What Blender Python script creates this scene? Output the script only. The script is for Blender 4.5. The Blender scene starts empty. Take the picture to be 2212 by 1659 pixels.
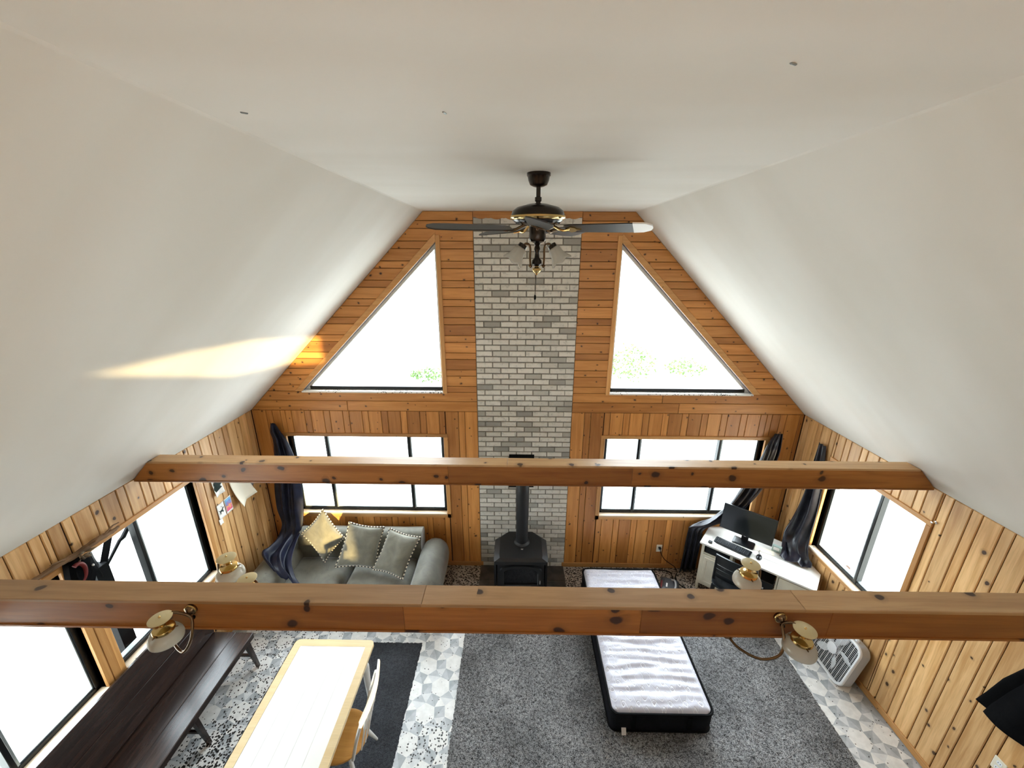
import bpy, bmesh, math, random
from mathutils import Vector as V, Matrix as M, noise as NZ
random.seed(7)
PI = math.pi
SC = bpy.context.scene
COL = SC.collection

# ------------------------------------------------------------------ camera
def cam_setup():
    pi, ya, ro = [math.radians(a) for a in (18.1065, -0.6607, 0.2508)]
    fw = V((math.sin(ya)*math.cos(pi), math.cos(ya)*math.cos(pi), -math.sin(pi)))
    r = V((math.cos(ya), -math.sin(ya), 0)); u = r.cross(fw)
    R = r*math.cos(ro) + u*math.sin(ro); U = u*math.cos(ro) - r*math.sin(ro)
    m = M(((R.x, U.x, -fw.x, -.125), (R.y, U.y, -fw.y, 0), (R.z, U.z, -fw.z, 4.3862), (0, 0, 0, 1)))
    cd = bpy.data.cameras.new('camera'); cd.sensor_width = 36; cd.lens = 36*863.926/2212
    cd.clip_start = .02; cd.clip_end = 300
    c = bpy.data.objects.new('camera', cd); c.matrix_world = m; COL.objects.link(c); SC.camera = c
cam_setup()

# ------------------------------------------------------------------ sky, sun, exposure
SC.view_settings.view_transform = 'Standard'
SC.view_settings.look = 'None'
SC.view_settings.gamma = 1
SC.view_settings.use_curve_mapping = False
SC.view_settings.exposure = 1.08
SC.cycles.max_bounces = 14; SC.cycles.diffuse_bounces = 8; SC.cycles.glossy_bounces = 6
SC.cycles.transparent_max_bounces = 12
SC.cycles.use_denoising = True
SC.cycles.sample_clamp_indirect = 8
wd = bpy.data.worlds.new('sky'); SC.world = wd; wd.use_nodes = True
bg = wd.node_tree.nodes['Background']
bg.inputs['Color'].default_value = (.84, .93, 1, 1)
bg.inputs['Strength'].default_value = 7.2
SUND = V((-.6, 1, -.10)).normalized()
sd = bpy.data.lights.new('low_evening_sun', 'SUN'); sd.energy = 7.0; sd.color = (1, .76, .36); sd.angle = math.radians(.6)
so = bpy.data.objects.new('low_evening_sun', sd); so.rotation_euler = SUND.to_track_quat('-Z', 'Y').to_euler()
so.location = (3, -9, 6); COL.objects.link(so)

def portal(cx, w, h, rot):
    l = bpy.data.lights.new('daylight_opening', 'AREA'); l.shape = 'RECTANGLE'; l.size = w; l.size_y = h
    l.cycles.is_portal = True
    o = bpy.data.objects.new('daylight_opening', l); o.location = cx; o.rotation_euler = rot; COL.objects.link(o)
D = 4.783; XL = -3.565; XR = 3.565; ZW = 2.44; ZC = 4.827; CF = 1.178; YB = -4.5
portal((-2.1, D+.16, 1.48), 2.1, 1.2, (-PI/2, 0, 0))
portal((2.1, D+.16, 1.48), 2.1, 1.2, (-PI/2, 0, 0))
portal((-1.9, D+.16, 3.6), 1.75, 1.8, (-PI/2, 0, 0))
portal((1.9, D+.16, 3.6), 1.75, 1.8, (-PI/2, 0, 0))
portal((XL-.16, 3.11, 1.48), 1.25, 1.2, (0, -PI/2, 0))
portal((XL-.16, 1.80, 1.48), 1.25, 1.2, (0, -PI/2, 0))
portal((0, YB-.16, 3.0), 5.0, .42, (PI/2, 0, 0))
portal((XR+.16, 3.62, 1.5), 1.2, 1.1, (0, PI/2, 0))

# ------------------------------------------------------------------ materials
class NT:
    def __init__(s, name):
        s.m = bpy.data.materials.new(name); s.m.use_nodes = True
        s.t = s.m.node_tree; s.b = s.t.nodes['Principled BSDF']; s.out = s.t.nodes['Material Output']
    def n(s, typ, ins=None, **kw):
        nd = s.t.nodes.new(typ)
        for k, v in kw.items(): setattr(nd, k, v)
        for k, v in (ins or {}).items(): s.set(nd.inputs[k], v)
        return nd
    def set(s, sock, v):
        if isinstance(v, bpy.types.NodeSocket): s.t.links.new(v, sock)
        elif isinstance(v, bpy.types.Node): s.t.links.new(v.outputs[0], sock)
        else: sock.default_value = v
    def math(s, op, a, b=0., c=None, clamp=False):
        nd = s.n('ShaderNodeMath', {0: a, 1: b}, operation=op, use_clamp=clamp)
        if c is not None: s.set(nd.inputs[2], c)
        return nd.outputs[0]
    def vmath(s, op, a, b=(0, 0, 0)):
        nd = s.n('ShaderNodeVectorMath', {0: a}, operation=op)
        if op == 'SCALE': s.set(nd.inputs[3], b)
        else: s.set(nd.inputs[1], b)
        return nd.outputs['Value' if op in ('LENGTH', 'DISTANCE') else 'Vector']
    def noise(s, vec, scale, det=3, rough=.5, dist=0, col=False):
        nd = s.n('ShaderNodeTexNoise', {'Scale': scale, 'Detail': det, 'Roughness': rough, 'Distortion': dist})
        s.t.links.new(vec, nd.inputs['Vector'])
        return nd.outputs['Color' if col else 0]
    def vor(s, vec, scale, feat='F1', out='Distance'):
        nd = s.n('ShaderNodeTexVoronoi', {'Scale': scale}, feature=feat)
        s.t.links.new(vec, nd.inputs['Vector']); return nd.outputs[out]
    def ramp(s, fac, stops):
        nd = s.n('ShaderNodeValToRGB'); e = nd.color_ramp.elements
        while len(e) < len(stops): e.new(.5)
        for el, (p, c) in zip(e, stops): el.position = p; el.color = (*c, 1) if len(c) == 3 else c
        s.t.links.new(fac, nd.inputs[0]); return nd.outputs[0]
    def mix(s, fac, a, b, mode='MIX'):
        nd = s.n('ShaderNodeMix', data_type='RGBA', blend_type=mode)
        s.set(nd.inputs[0], fac)
        for i, v in ((6, a), (7, b)):
            if isinstance(v, tuple) and len(v) == 3: v = (*v, 1)
            s.set(nd.inputs[i], v)
        return nd.outputs[2]
    def sm(s, v, lo, hi):
        nd = s.n('ShaderNodeMapRange', {'Value': v, 'From Min': lo, 'From Max': hi}, interpolation_type='SMOOTHSTEP')
        return nd.outputs[0]
    def bump(s, h, strength=.3, dist=.01):
        nd = s.n('ShaderNodeBump', {'Height': h, 'Strength': strength, 'Distance': dist})
        s.t.links.new(nd.outputs[0], s.b.inputs['Normal'])
    def obj(s): return s.n('ShaderNodeTexCoord').outputs['Object']
    def rnd(s): return s.n('ShaderNodeObjectInfo').outputs['Random']
    def pos(s): return s.n('ShaderNodeNewGeometry').outputs['Position']
    def col(s, c): s.set(s.b.inputs['Base Color'], c)

def plain(name, col, rough=.5, metal=0., var=0., **kw):
    t = NT(name); b = t.b
    b.inputs['Roughness'].default_value = rough; b.inputs['Metallic'].default_value = metal
    if var:
        n = t.noise(t.obj(), 6, 4)
        t.col(t.mix(t.sm(n, .3, .7), tuple(c*(1-var) for c in col), tuple(min(1, c*(1+var)) for c in col)))
    else: b.inputs['Base Color'].default_value = (*col, 1)
    for k, v in kw.items(): b.inputs[k].default_value = v
    return t.m

def pine(name, c1, c2, knot_scale=8., knot_r=.10, rough=.42, freq=.34):
    t = NT(name); r = t.rnd(); o = t.obj()
    off = t.n('ShaderNodeCombineXYZ', {0: t.math('MULTIPLY', r, 37.), 1: t.math('MULTIPLY', r, 53.), 2: t.math('MULTIPLY', r, 91.)}).outputs[0]
    p = t.vmath('ADD', o, off)
    g1 = t.noise(t.vmath('MULTIPLY', p, (1.6, 26, 26)), 1., 4, .6, .4)
    g2 = t.noise(t.vmath('MULTIPLY', p, (.7, 7, 7)), 1., 2, .5, 1.6)
    fine = t.noise(t.vmath('MULTIPLY', p, (6, 140, 140)), 1., 2, .5)
    f = t.math('ADD', t.math('MULTIPLY', g1, .55), t.math('MULTIPLY', g2, .45))
    c = t.mix(t.sm(f, .36, .66), c1, c2)
    c = t.mix(t.math('MULTIPLY', t.sm(fine, .45, .75), .22), c, tuple(x*.62 for x in c2))
    tone = t.ramp(t.noise(t.vmath('ADD', off, (0, 0, 0)), 3.1, 0), [(.3, (.72, .66, .60)), (.5, (.96, .95, .94)), (.7, (1.16, 1.15, 1.12))])
    c = t.mix(1., c, tone, 'MULTIPLY')
    wob = t.vmath('ADD', p, t.vmath('SCALE', t.noise(p, 9, 2, col=True), .05))
    vn = t.n('ShaderNodeTexVoronoi', {'Scale': knot_scale}, voronoi_dimensions='2D', feature='F1')
    t.t.links.new(t.vmath('MULTIPLY', wob, (.85, 1, 1)), vn.inputs['Vector'])
    cc = t.n('ShaderNodeSeparateColor', {0: vn.outputs['Color']}).outputs
    gate = t.math('GREATER_THAN', cc[0], freq)
    kd = t.math('ADD', t.math('DIVIDE', vn.outputs['Distance'], t.math('MULTIPLY_ADD', cc[1], .9, .5)), gate)
    halo = t.math('SUBTRACT', 1., t.sm(kd, knot_r*.9, knot_r*2.1))
    core = t.math('SUBTRACT', 1., t.sm(kd, knot_r*.62, knot_r))
    c = t.mix(t.math('MULTIPLY', halo, .4), c, tuple(x*.55 for x in c2))
    c = t.mix(t.math('MULTIPLY', core, .93), c, (.035, .013, .006))
    t.col(c); t.b.inputs['Roughness'].default_value = rough
    t.bump(t.math('ADD', fine, t.math('MULTIPLY', g1, 1.)), .12, .002)
    return t.m

MT = {}
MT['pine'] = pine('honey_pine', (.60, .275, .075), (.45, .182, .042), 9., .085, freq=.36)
MT['pine_side'] = pine('daylit_honey_pine', (.76, .485, .225), (.54, .29, .10), 6.5, .095, freq=.30)  # paler than the gable boards: stronger daylight painted into the wood
MT['pine_trim'] = pine('pine_trim', (.62, .33, .115), (.50, .24, .07), 9., .05, freq=.2)
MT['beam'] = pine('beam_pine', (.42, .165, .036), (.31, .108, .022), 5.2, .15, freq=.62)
MT['beam_top'] = pine('daylit_beam_top_pine', (.52, .325, .155), (.41, .235, .10), 5.6, .11, freq=.62)  # paler than the beam sides: window light on the tops painted in
MT['dark_pine'] = plain('board_joint', (.040, .016, .006), .9)
MT['walnut'] = pine('dark_stained_wood', (.034, .019, .015), (.013, .007, .006), 2., .02, rough=.24)
MT['sill'] = pine('daylit_sill_pine', (.80, .70, .56), (.68, .54, .38), 8., .04)  # window glare painted in: sill pine paled towards white
MT['maple'] = pine('pale_maple', (.90, .76, .48), (.84, .68, .40), 2., .01, rough=.35, freq=.05)
MT['honey_seat'] = pine('honey_seat_wood', (.62, .32, .085), (.52, .245, .055), 2., .02, rough=.35)
MT['table_white'] = plain('white_table_boards', (.86, .86, .83), .3)
MT['white_paint'] = plain('white_paint', (.80, .79, .75), .4)
MT['cream_paint'] = plain('worn_cream_paint', (.70, .67, .55), .5, var=.08)
MT['black_frame'] = plain('black_window_aluminium', (.006, .007, .008), .3, .3)
MT['grey_frame'] = plain('grey_aluminium', (.32, .36, .37), .35, .6)
MT['white_frame'] = plain('pale_vinyl_frame', (.72, .71, .68), .4)
MT['black'] = plain('matt_black', (.004, .004, .0045), .6, **{'Specular IOR Level': .08})
MT['black_plastic'] = plain('black_plastic', (.006, .007, .009), .28)
MT['stove'] = plain('stove_black_steel', (.014, .014, .015), .5, .2)
MT['stove_dark'] = plain('stove_side', (.008, .008, .009), .55, .2)
MT['smoked'] = plain('smoked_glass', (.006, .006, .007), .06)
MT['screen'] = plain('dark_screen', (.010, .012, .013), .22)
MT['brass'] = plain('polished_brass', (.60, .42, .17), .2, 1.)
MT['antique'] = plain('antique_brass', (.16, .10, .055), .26, .9)
MT['bronze'] = plain('dark_bronze', (.030, .024, .020), .25, .7)
MT['blade'] = plain('dark_blade', (.014, .012, .010), .5)
MT['cream_disc'] = plain('cream_enamel', (.56, .47, .26), .35)
MT['steel'] = plain('bright_steel', (.7, .7, .7), .25, 1.)
MT['white_plastic'] = plain('white_plastic', (.80, .82, .84), .35)
MT['grey_plastic'] = plain('grey_plastic', (.42, .43, .44), .4)
MT['dark_grey_plastic'] = plain('dark_grey_plastic', (.045, .05, .058), .35)
MT['red'] = plain('deep_red', (.15, .006, .006), .5)
MT['paper'] = plain('white_paper', (.82, .80, .76), .8)
MT['cream_paper'] = plain('cream_paper', (.84, .78, .64), .8)
MT['ivory'] = plain('ivory_plate', (.78, .72, .58), .4)
MT['dry_leaf'] = plain('dry_leaf', (.17, .12, .07), .8, var=.3)
MT['drift'] = plain('driftwood', (.16, .09, .045), .8, var=.4)
MT['grey_print'] = plain('grey_print', (.24, .22, .22), .7, var=.4)
MT['felt'] = plain('black_green_felt', (.008, .020, .016), .9)

def m_glass():
    t = NT('window_glass'); nt = t.t
    tr = t.n('ShaderNodeBsdfTransparent', {'Color': (.97, .985, .98, 1)}); gl = t.n('ShaderNodeBsdfGlossy', {'Roughness': .02})
    lw = t.n('ShaderNodeLayerWeight', {'Blend': .12})
    mx = t.n('ShaderNodeMixShader', {0: t.math('MULTIPLY', lw.outputs['Fresnel'], .3, clamp=True)})
    nt.links.new(tr.outputs[0], mx.inputs[1]); nt.links.new(gl.outputs[0], mx.inputs[2]); nt.links.new(mx.outputs[0], t.out.inputs[0])
    return t.m
MT['glass'] = m_glass()
def m_frost(name, col):
    t = NT(name); nt = t.t
    df = t.n('ShaderNodeBsdfDiffuse', {'Color': (*col, 1)}); tl = t.n('ShaderNodeBsdfTranslucent', {'Color': (*col, 1)})
    tr = t.n('ShaderNodeBsdfTransparent'); gl = t.n('ShaderNodeBsdfGlossy', {'Roughness': .15})
    a = t.n('ShaderNodeMixShader', {0: .5}); nt.links.new(df.outputs[0], a.inputs[1]); nt.links.new(tl.outputs[0], a.inputs[2])
    b = t.n('ShaderNodeMixShader', {0: .22}); nt.links.new(a.outputs[0], b.inputs[1]); nt.links.new(tr.outputs[0], b.inputs[2])
    c = t.n('ShaderNodeMixShader', {0: .06}); nt.links.new(b.outputs[0], c.inputs[1]); nt.links.new(gl.outputs[0], c.inputs[2])
    nt.links.new(c.outputs[0], t.out.inputs[0]); return t.m
MT['frost'] = m_frost('frosted_glass', (.66, .63, .55))
MT['frost2'] = m_frost('frosted_tulip_glass', (.60, .57, .50))

def m_drywall():
    t = NT('painted_drywall'); p = t.pos()
    n = t.noise(p, .8, 3, .5); f = t.noise(p, 260, 2)
    st = t.noise(t.vmath('MULTIPLY', p, (.5, 2.2, .5)), 1., 2)
    t.col(t.mix(t.sm(t.math('ADD', t.math('MULTIPLY', n, .5), t.math('MULTIPLY', st, .5)), .35, .65), (.665, .63, .565), (.725, .70, .645)))
    t.b.inputs['Roughness'].default_value = .75
    t.bump(t.math('ADD', t.math('MULTIPLY', st, 3.), t.math('MULTIPLY', f, .015)), .25, .02)
    return t.m
MT['drywall'] = m_drywall()
def m_brick():
    t = NT('whitewashed_brick'); r = t.rnd(); p = t.vmath('ADD', t.obj(), t.n('ShaderNodeCombineXYZ', {0: t.math('MULTIPLY', r, 71.), 2: t.math('MULTIPLY', r, 23.)}).outputs[0])
    base = t.ramp(r, [(0, (.70, .67, .60)), (.50, (.64, .615, .55)), (.76, (.55, .53, .47)), (.88, (.44, .425, .375)), (.96, (.35, .335, .295)), (1, (.30, .29, .26))])
    n = t.noise(p, 22, 5, .65); n2 = t.noise(p, 70, 3, .6)
    c = t.mix(t.sm(n, .50, .78), base, (.34, .33, .30)); c = t.mix(t.math('MULTIPLY', t.sm(n2, .62, .8), .5), c, (.25, .24, .22))
    t.col(c); t.b.inputs['Roughness'].default_value = .85; t.bump(t.math('ADD', n, n2), .5, .004); return t.m
MT['brick'] = m_brick()
MT['mortar'] = plain('grey_mortar', (.20, .185, .155), .9, var=.15)
def m_fabric(name, c1, c2, scale=500, wr=.7, spots=0, sheen=.4, spec=.5, bmp=.35):
    t = NT(name); t.b.inputs['Specular IOR Level'].default_value = spec; p = t.obj(); n = t.noise(p, 7, 4, .55, .6); f = t.noise(p, scale, 2)
    c = t.mix(t.sm(n, .3, .7), c1, c2)
    if spots:
        d = t.vor(p, 26); msk = t.sm(t.noise(p, 3.2, 2), .46, .62)
        c = t.mix(t.math('MULTIPLY', t.math('MULTIPLY', t.math('SUBTRACT', 1., t.sm(d, .12, .2)), msk), spots), c, (.03, .03, .025))
    t.col(c); t.b.inputs['Roughness'].default_value = wr; t.b.inputs['Sheen Weight'].default_value = sheen
    t.bump(t.math('ADD', t.math('MULTIPLY', n, 1.2), t.math('MULTIPLY', f, .12)), bmp, .012); return t.m
MT['sofa'] = m_fabric('sage_grey_velvet', (.088, .083, .062), (.136, .129, .098), spots=.8)
MT['pillow'] = m_fabric('sage_pillow_velvet', (.115, .108, .078), (.175, .165, .12))
MT['rope_light'] = plain('rope_light', (.62, .55, .42), .8)
MT['rope_dark'] = plain('rope_dark', (.03, .022, .02), .8)
MT['navy'] = m_fabric('navy_satin', (.005, .006, .016), (.014, .017, .040), wr=.42, sheen=0, spec=.3, bmp=.08)
MT['slate'] = m_fabric('dark_slate_satin', (.005, .005, .008), (.020, .019, .028), wr=.30, sheen=0, bmp=.05)
MT['coat'] = m_fabric('black_wool', (.0025, .0025, .003), (.004, .004, .0045), wr=.9, sheen=0, spec=.06)
def m_mattress():
    t = NT('quilted_satin'); p = t.obj()
    wob = t.vmath('ADD', p, t.vmath('SCALE', t.noise(p, 5, 2, col=True), .05))
    x = t.n('ShaderNodeSeparateXYZ', {0: wob}).outputs
    # ogee quilt lines
    s1 = t.math('SINE', t.math('MULTIPLY', x[0], 42.)); ln = t.math('ADD', t.math('MULTIPLY', x[1], 34.), t.math('MULTIPLY', s1, 1.5))
    q = t.math('ABSOLUTE', t.math('SINE', ln))
    ln2 = t.math('SUBTRACT', t.math('MULTIPLY', x[1], 17.), t.math('MULTIPLY', s1, 1.5)); q2 = t.math('ABSOLUTE', t.math('SINE', ln2))
    st = t.math('MULTIPLY', t.sm(q, 0, .25), t.sm(q2, 0, .25))
    t.col(t.mix(st, (.74, .74, .80), (.60, .60, .69))); t.b.inputs['Roughness'].default_value = .38; t.b.inputs['Sheen Weight'].default_value = .3
    t.bump(st, .35, .01); return t.m
MT['quilt'] = m_mattress()
MT['mattress_side'] = m_fabric('black_mattress_border', (.005, .005, .007), (.010, .010, .013), sheen=0., spec=.12)
def m_carpet(name, dark, light, sc):
    t = NT(name); p = t.pos(); n = t.noise(p, sc, 2, .7); b = t.noise(p, 2.2, 3, .55); n2 = t.noise(p, sc*.35, 2)
    c = t.mix(t.sm(t.math('ADD', t.math('MULTIPLY', n, .7), t.math('MULTIPLY', n2, .3)), .36, .64), dark, light)
    c = t.mix(1., c, t.ramp(b, [(.3, (.62, .62, .62)), (.7, (1.3, 1.3, 1.3))]), 'MULTIPLY')
    t.col(c); t.b.inputs['Roughness'].default_value = .95; t.bump(t.math('ADD', n, n2), .9, .02); return t.m
MT['carpet'] = m_carpet('grey_shag', (.013, .013, .014), (.44, .445, .455), 120)
MT['mat'] = m_carpet('charcoal_mat', (.016, .018, .023), (.058, .062, .072), 120)
def m_vinyl(name, c1, c2):
    t = NT(name); p = t.pos(); n = t.noise(p, 16, 4, .6)
    c = t.mix(t.sm(n, .3, .7), c1, c2)
    xyz = t.n('ShaderNodeSeparateXYZ', {0: p}).outputs
    # black crumbs and dead flies, thicker in the corners that the photograph shows
    def near(x, y, r): return t.math('SUBTRACT', 1., t.sm(t.vmath('DISTANCE', t.vmath('MULTIPLY', p, (1, 1, 0)), (x, y, 0)), r*.25, r), clamp=True)
    dens = t.math('MULTIPLY', near(-2.72, 2.35, .75), 1.0)
    dens = t.math('MAXIMUM', dens, t.math('MULTIPLY', near(-2.75, 2.9, .6), .62))
    dens = t.math('MAXIMUM', dens, t.math('MULTIPLY', near(-2.9, 3.5, .9), .55))
    dens = t.math('MAXIMUM', dens, t.math('MULTIPLY', near(-.93, 2.52, .34), .75))
    dens = t.math('MAXIMUM', dens, t.math('MULTIPLY', t.sm(xyz[1], 3.85, 4.15), 1.0))
    dens = t.math('ADD', dens, .20)
    jit = t.vmath('ADD', p, t.vmath('SCALE', t.noise(p, 40, 2, col=True), .02))
    d = t.vor(jit, 46); cr = t.n('ShaderNodeSeparateColor', {0: t.vor(jit, 46, 'F1', 'Color')}).outputs[0]
    pres = t.math('LESS_THAN', cr, t.math('MULTIPLY', dens, .62))
    rad = t.math('ADD', .20, t.math('MULTIPLY', dens, .26))
    dot = t.math('MULTIPLY', pres, t.math('LESS_THAN', d, rad))
    warm_cast = t.math('MULTIPLY', t.sm(xyz[1], 3.7, 4.1), .75)  # warm light off the gable boards, painted into the floor colour
    c = t.mix(warm_cast, c, (.34, .27, .20))
    c = t.mix(dot, c, (.014, .013, .013)); t.col(c); t.b.inputs['Roughness'].default_value = .32; return t.m
MT['vinyl_white'] = m_vinyl('vinyl_white', (.74, .745, .73), (.86, .865, .85))
MT['vinyl_pale'] = m_vinyl('vinyl_pale', (.64, .66, .67), (.74, .76, .77))
MT['vinyl_grey'] = m_vinyl('vinyl_grey', (.42, .45, .475), (.54, .57, .595))
MT['vinyl_mid'] = m_vinyl('vinyl_mid_grey', (.33, .36, .385), (.43, .46, .485))
def m_sill():
    t = NT('sill_with_flies'); p = t.obj(); d = t.vor(p, 60); cr = t.n('ShaderNodeSeparateColor', {0: t.vor(p, 60, 'F1', 'Color')}).outputs[0]
    n = t.noise(p, 3., 2)
    dot = t.math('MULTIPLY', t.math('LESS_THAN', cr, t.sm(n, .38, .72)), t.math('LESS_THAN', d, .42))
    t.col(t.mix(dot, (.72, .70, .66), (.015, .013, .012))); return t.m
MT['sill_flies'] = m_sill()
MT['tile'] = plain('dark_hearth_tile', (.050, .042, .034), .4, var=.45)
MT['deck'] = plain('weathered_deck', (.60, .60, .58), .8, var=.12)
MT['grass'] = plain('pale_dry_ground', (.54, .53, .49), .95, var=.2)
MT['leaf'] = plain('spring_leaf', (.060, .12, .02), .7, var=.3)
MT['bark'] = plain('bark', (.34, .32, .29), .9)

# ------------------------------------------------------------------ builders
def wm(o):
    m = o.matrix_basis.copy()
    while o.parent: o = o.parent; m = o.matrix_basis @ m
    return m
def link(o, parent=None, world=None):
    COL.objects.link(o)
    if parent is not None:
        o.parent = parent
        if world is not None: o.matrix_basis = wm(parent).inverted() @ world
    elif world is not None: o.matrix_basis = world
    return o
def thing(name, label, cat, loc=(0, 0, 0), group=None, rz=0):
    o = bpy.data.objects.new(name, None); o.empty_display_size = .1
    o.matrix_basis = M.Translation(loc) @ M.Rotation(rz, 4, 'Z'); COL.objects.link(o)
    return tag(o, label, cat, group)
def tag(o, label, cat, group=None):
    o['label'] = label; o['category'] = cat
    if group: o['group'] = group
    return o
def lab(o, s): o['label'] = s; return o
def cr(P, n):
    P = [V(p) for p in P]; out = []
    for i in range(len(P)-1):
        a, b = P[i], P[i+1]; p0 = P[i-1] if i else a*2-b; p3 = P[i+2] if i+2 < len(P) else b*2-a
        for k in range(n):
            t = k/n
            out.append(.5*((2*a)+(b-p0)*t+(2*p0-5*a+4*b-p3)*t*t+(3*a-p0-3*b+p3)*t**3))
    out.append(P[-1]); return out
def FR(o, x, z):
    x = V(x).normalized(); z = V(z).normalized(); y = z.cross(x).normalized(); x = y.cross(z)
    return M(((x.x, y.x, z.x, o[0]), (x.y, y.y, z.y, o[1]), (x.z, y.z, z.z, o[2]), (0, 0, 0, 1)))

class MB:
    def __init__(s, frame=None): s.v = []; s.f = []; s.sm = []; s.mi = []; s.fr = frame or M()
    def add(s, vs, fs, smooth=False, mi=0, fr=None):
        m = s.fr @ fr if fr is not None else s.fr
        b = len(s.v); s.v += [m @ V(p) for p in vs]
        for f in fs: s.f.append([b+i for i in f]); s.sm.append(smooth); s.mi.append(mi)
        return s
    def box(s, lo, hi, ch=0., mi=0, fr=None):
        (x0, y0, z0), (x1, y1, z1) = [min(a, b) for a, b in zip(lo, hi)], [max(a, b) for a, b in zip(lo, hi)]
        if ch <= 0:
            vs = [(x, y, z) for z in (z0, z1) for y in (y0, y1) for x in (x0, x1)]
            return s.add(vs, [(0, 2, 3, 1), (4, 5, 7, 6), (0, 1, 5, 4), (2, 6, 7, 3), (0, 4, 6, 2), (1, 3, 7, 5)], False, mi, fr)
        c = min(ch, (x1-x0)*.49, (y1-y0)*.49, (z1-z0)*.49)
        R = lambda d: [(x0+d, y0+d), (x1-d, y0+d), (x1-d, y1-d), (x0+d, y1-d)]
        return s.loft([[(x, y, z0) for x, y in R(c)], [(x, y, z0+c) for x, y in R(0)], [(x, y, z1-c) for x, y in R(0)], [(x, y, z1) for x, y in R(c)]], True, True, False, mi, fr)
    def loft(s, loops, c0=True, c1=True, smooth=True, mi=0, fr=None, closed=True, ring=False):
        n = len(loops[0]); vs = [p for l in loops for p in l]; fs = []
        L = len(loops)
        for k in range(L if ring else L-1):
            k2 = (k+1) % L
            for i in range(n if closed else n-1):
                j = (i+1) % n; fs.append((k*n+i, k*n+j, k2*n+j, k2*n+i))
        s.add(vs, fs, smooth, mi, fr)
        if closed and not ring:
            if c0: s.add(loops[0], [tuple(range(n))[::-1]], False, mi, fr)
            if c1: s.add(loops[-1], [tuple(range(n))], False, mi, fr)
        return s
    def tube(s, P, r, n=8, mi=0, fr=None, cap=True):
        P = [V(p) for p in P]; m = len(P); loops = []
        nrm = None
        for i in range(m):
            t = (P[min(i+1, m-1)]-P[max(i-1, 0)]).normalized()
            if nrm is None:
                a = V((0, 0, 1)) if abs(t.z) < .9 else V((1, 0, 0)); nrm = t.cross(a).normalized()
            else:
                nrm = (nrm - t*nrm.dot(t))
                nrm = nrm.normalized() if nrm.length > 1e-6 else t.orthogonal().normalized()
            b = t.cross(nrm); rr = r[i] if isinstance(r, (list, tuple)) else r
            loops.append([P[i]+(nrm*math.cos(2*PI*k/n)+b*math.sin(2*PI*k/n))*rr for k in range(n)])
        return s.loft(loops, cap, cap, True, mi, fr)
    def lathe(s, prof, n=20, mi=0, fr=None, cap=True):
        return s.loft([[(r*math.cos(2*PI*k/n), r*math.sin(2*PI*k/n), z) for k in range(n)] for r, z in prof], cap, cap, True, mi, fr)
    def prism(s, poly, z0, z1, mi=0, fr=None):
        return s.loft([[(x, y, z0) for x, y in poly], [(x, y, z1) for x, y in poly]], True, True, False, mi, fr)
    def grid(s, fn, nu, nv, mi=0, fr=None, smooth=True):
        vs = [fn(i/nu, j/nv) for j in range(nv+1) for i in range(nu+1)]
        fs = [(j*(nu+1)+i, j*(nu+1)+i+1, (j+1)*(nu+1)+i+1, (j+1)*(nu+1)+i) for j in range(nv) for i in range(nu)]
        return s.add(vs, fs, smooth, mi, fr)
    def sphere(s, c, r, n=12, m=8, mi=0, fr=None, sq=(1, 1, 1)):
        prof = [(max(1e-4, math.sin(PI*k/m)), -math.cos(PI*k/m)) for k in range(m+1)]
        return s.loft([[(c[0]+sq[0]*r*a*math.cos(2*PI*k/n), c[1]+sq[1]*r*a*math.sin(2*PI*k/n), c[2]+sq[2]*r*z) for k in range(n)] for a, z in prof], True, True, True, mi, fr)
    def build(s, name, mat, parent=None, weld=0., ang=38, origin=None):
        """one linked mesh object; vertices given in world space"""
        inv = M()
        if parent is not None: inv = wm(parent).inverted()
        base = M.Translation(origin) if origin is not None else None
        pts = [inv @ p for p in s.v]
        if base is not None:
            bi = (inv @ base).inverted(); pts = [bi @ (inv @ p) for p in s.v]
        me = bpy.data.meshes.new(name); me.from_pydata(pts, [], s.f)
        bm = bmesh.new(); bm.from_mesh(me)
        for f, k, mi in zip(bm.faces, s.sm, s.mi): f.smooth = k; f.material_index = mi
        if weld: bmesh.ops.remove_doubles(bm, verts=bm.verts, dist=weld)
        bmesh.ops.recalc_face_normals(bm, faces=bm.faces)
        bm.to_mesh(me); bm.free()
        if any(s.sm): me.set_sharp_from_angle(angle=math.radians(ang))
        for m in (mat if isinstance(mat, (list, tuple)) else [mat]): me.materials.append(MT[m])
        o = bpy.data.objects.new(name, me); link(o, parent)
        if base is not None: o.matrix_basis = inv @ base
        return o
def rrect(w, h, r, n=5, cx=0, cy=0):
    out = []
    for k, (sx, sy) in enumerate(((1, 1), (-1, 1), (-1, -1), (1, -1))):
        for i in range(n+1):
            a = k*PI/2 + i/n*PI/2
            out.append((cx+sx*(w/2-r)+r*math.cos(a), cy+sy*(h/2-r)+r*math.sin(a)))
    return out
def inset(poly, d):
    n = len(poly); out = []
    for i in range(n):
        p0, p1, p2 = [V((*poly[(i+k) % n], 0)) for k in (-1, 0, 1)]
        e1 = (p1-p0).normalized(); e2 = (p2-p1).normalized()
        n1 = V((-e1.y, e1.x, 0)); n2 = V((-e2.y, e2.x, 0)); m = n1+n2
        q = p1 + m*(d/max(.15, 1+n1.dot(n2))); out.append((q.x, q.y))
    return out
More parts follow.
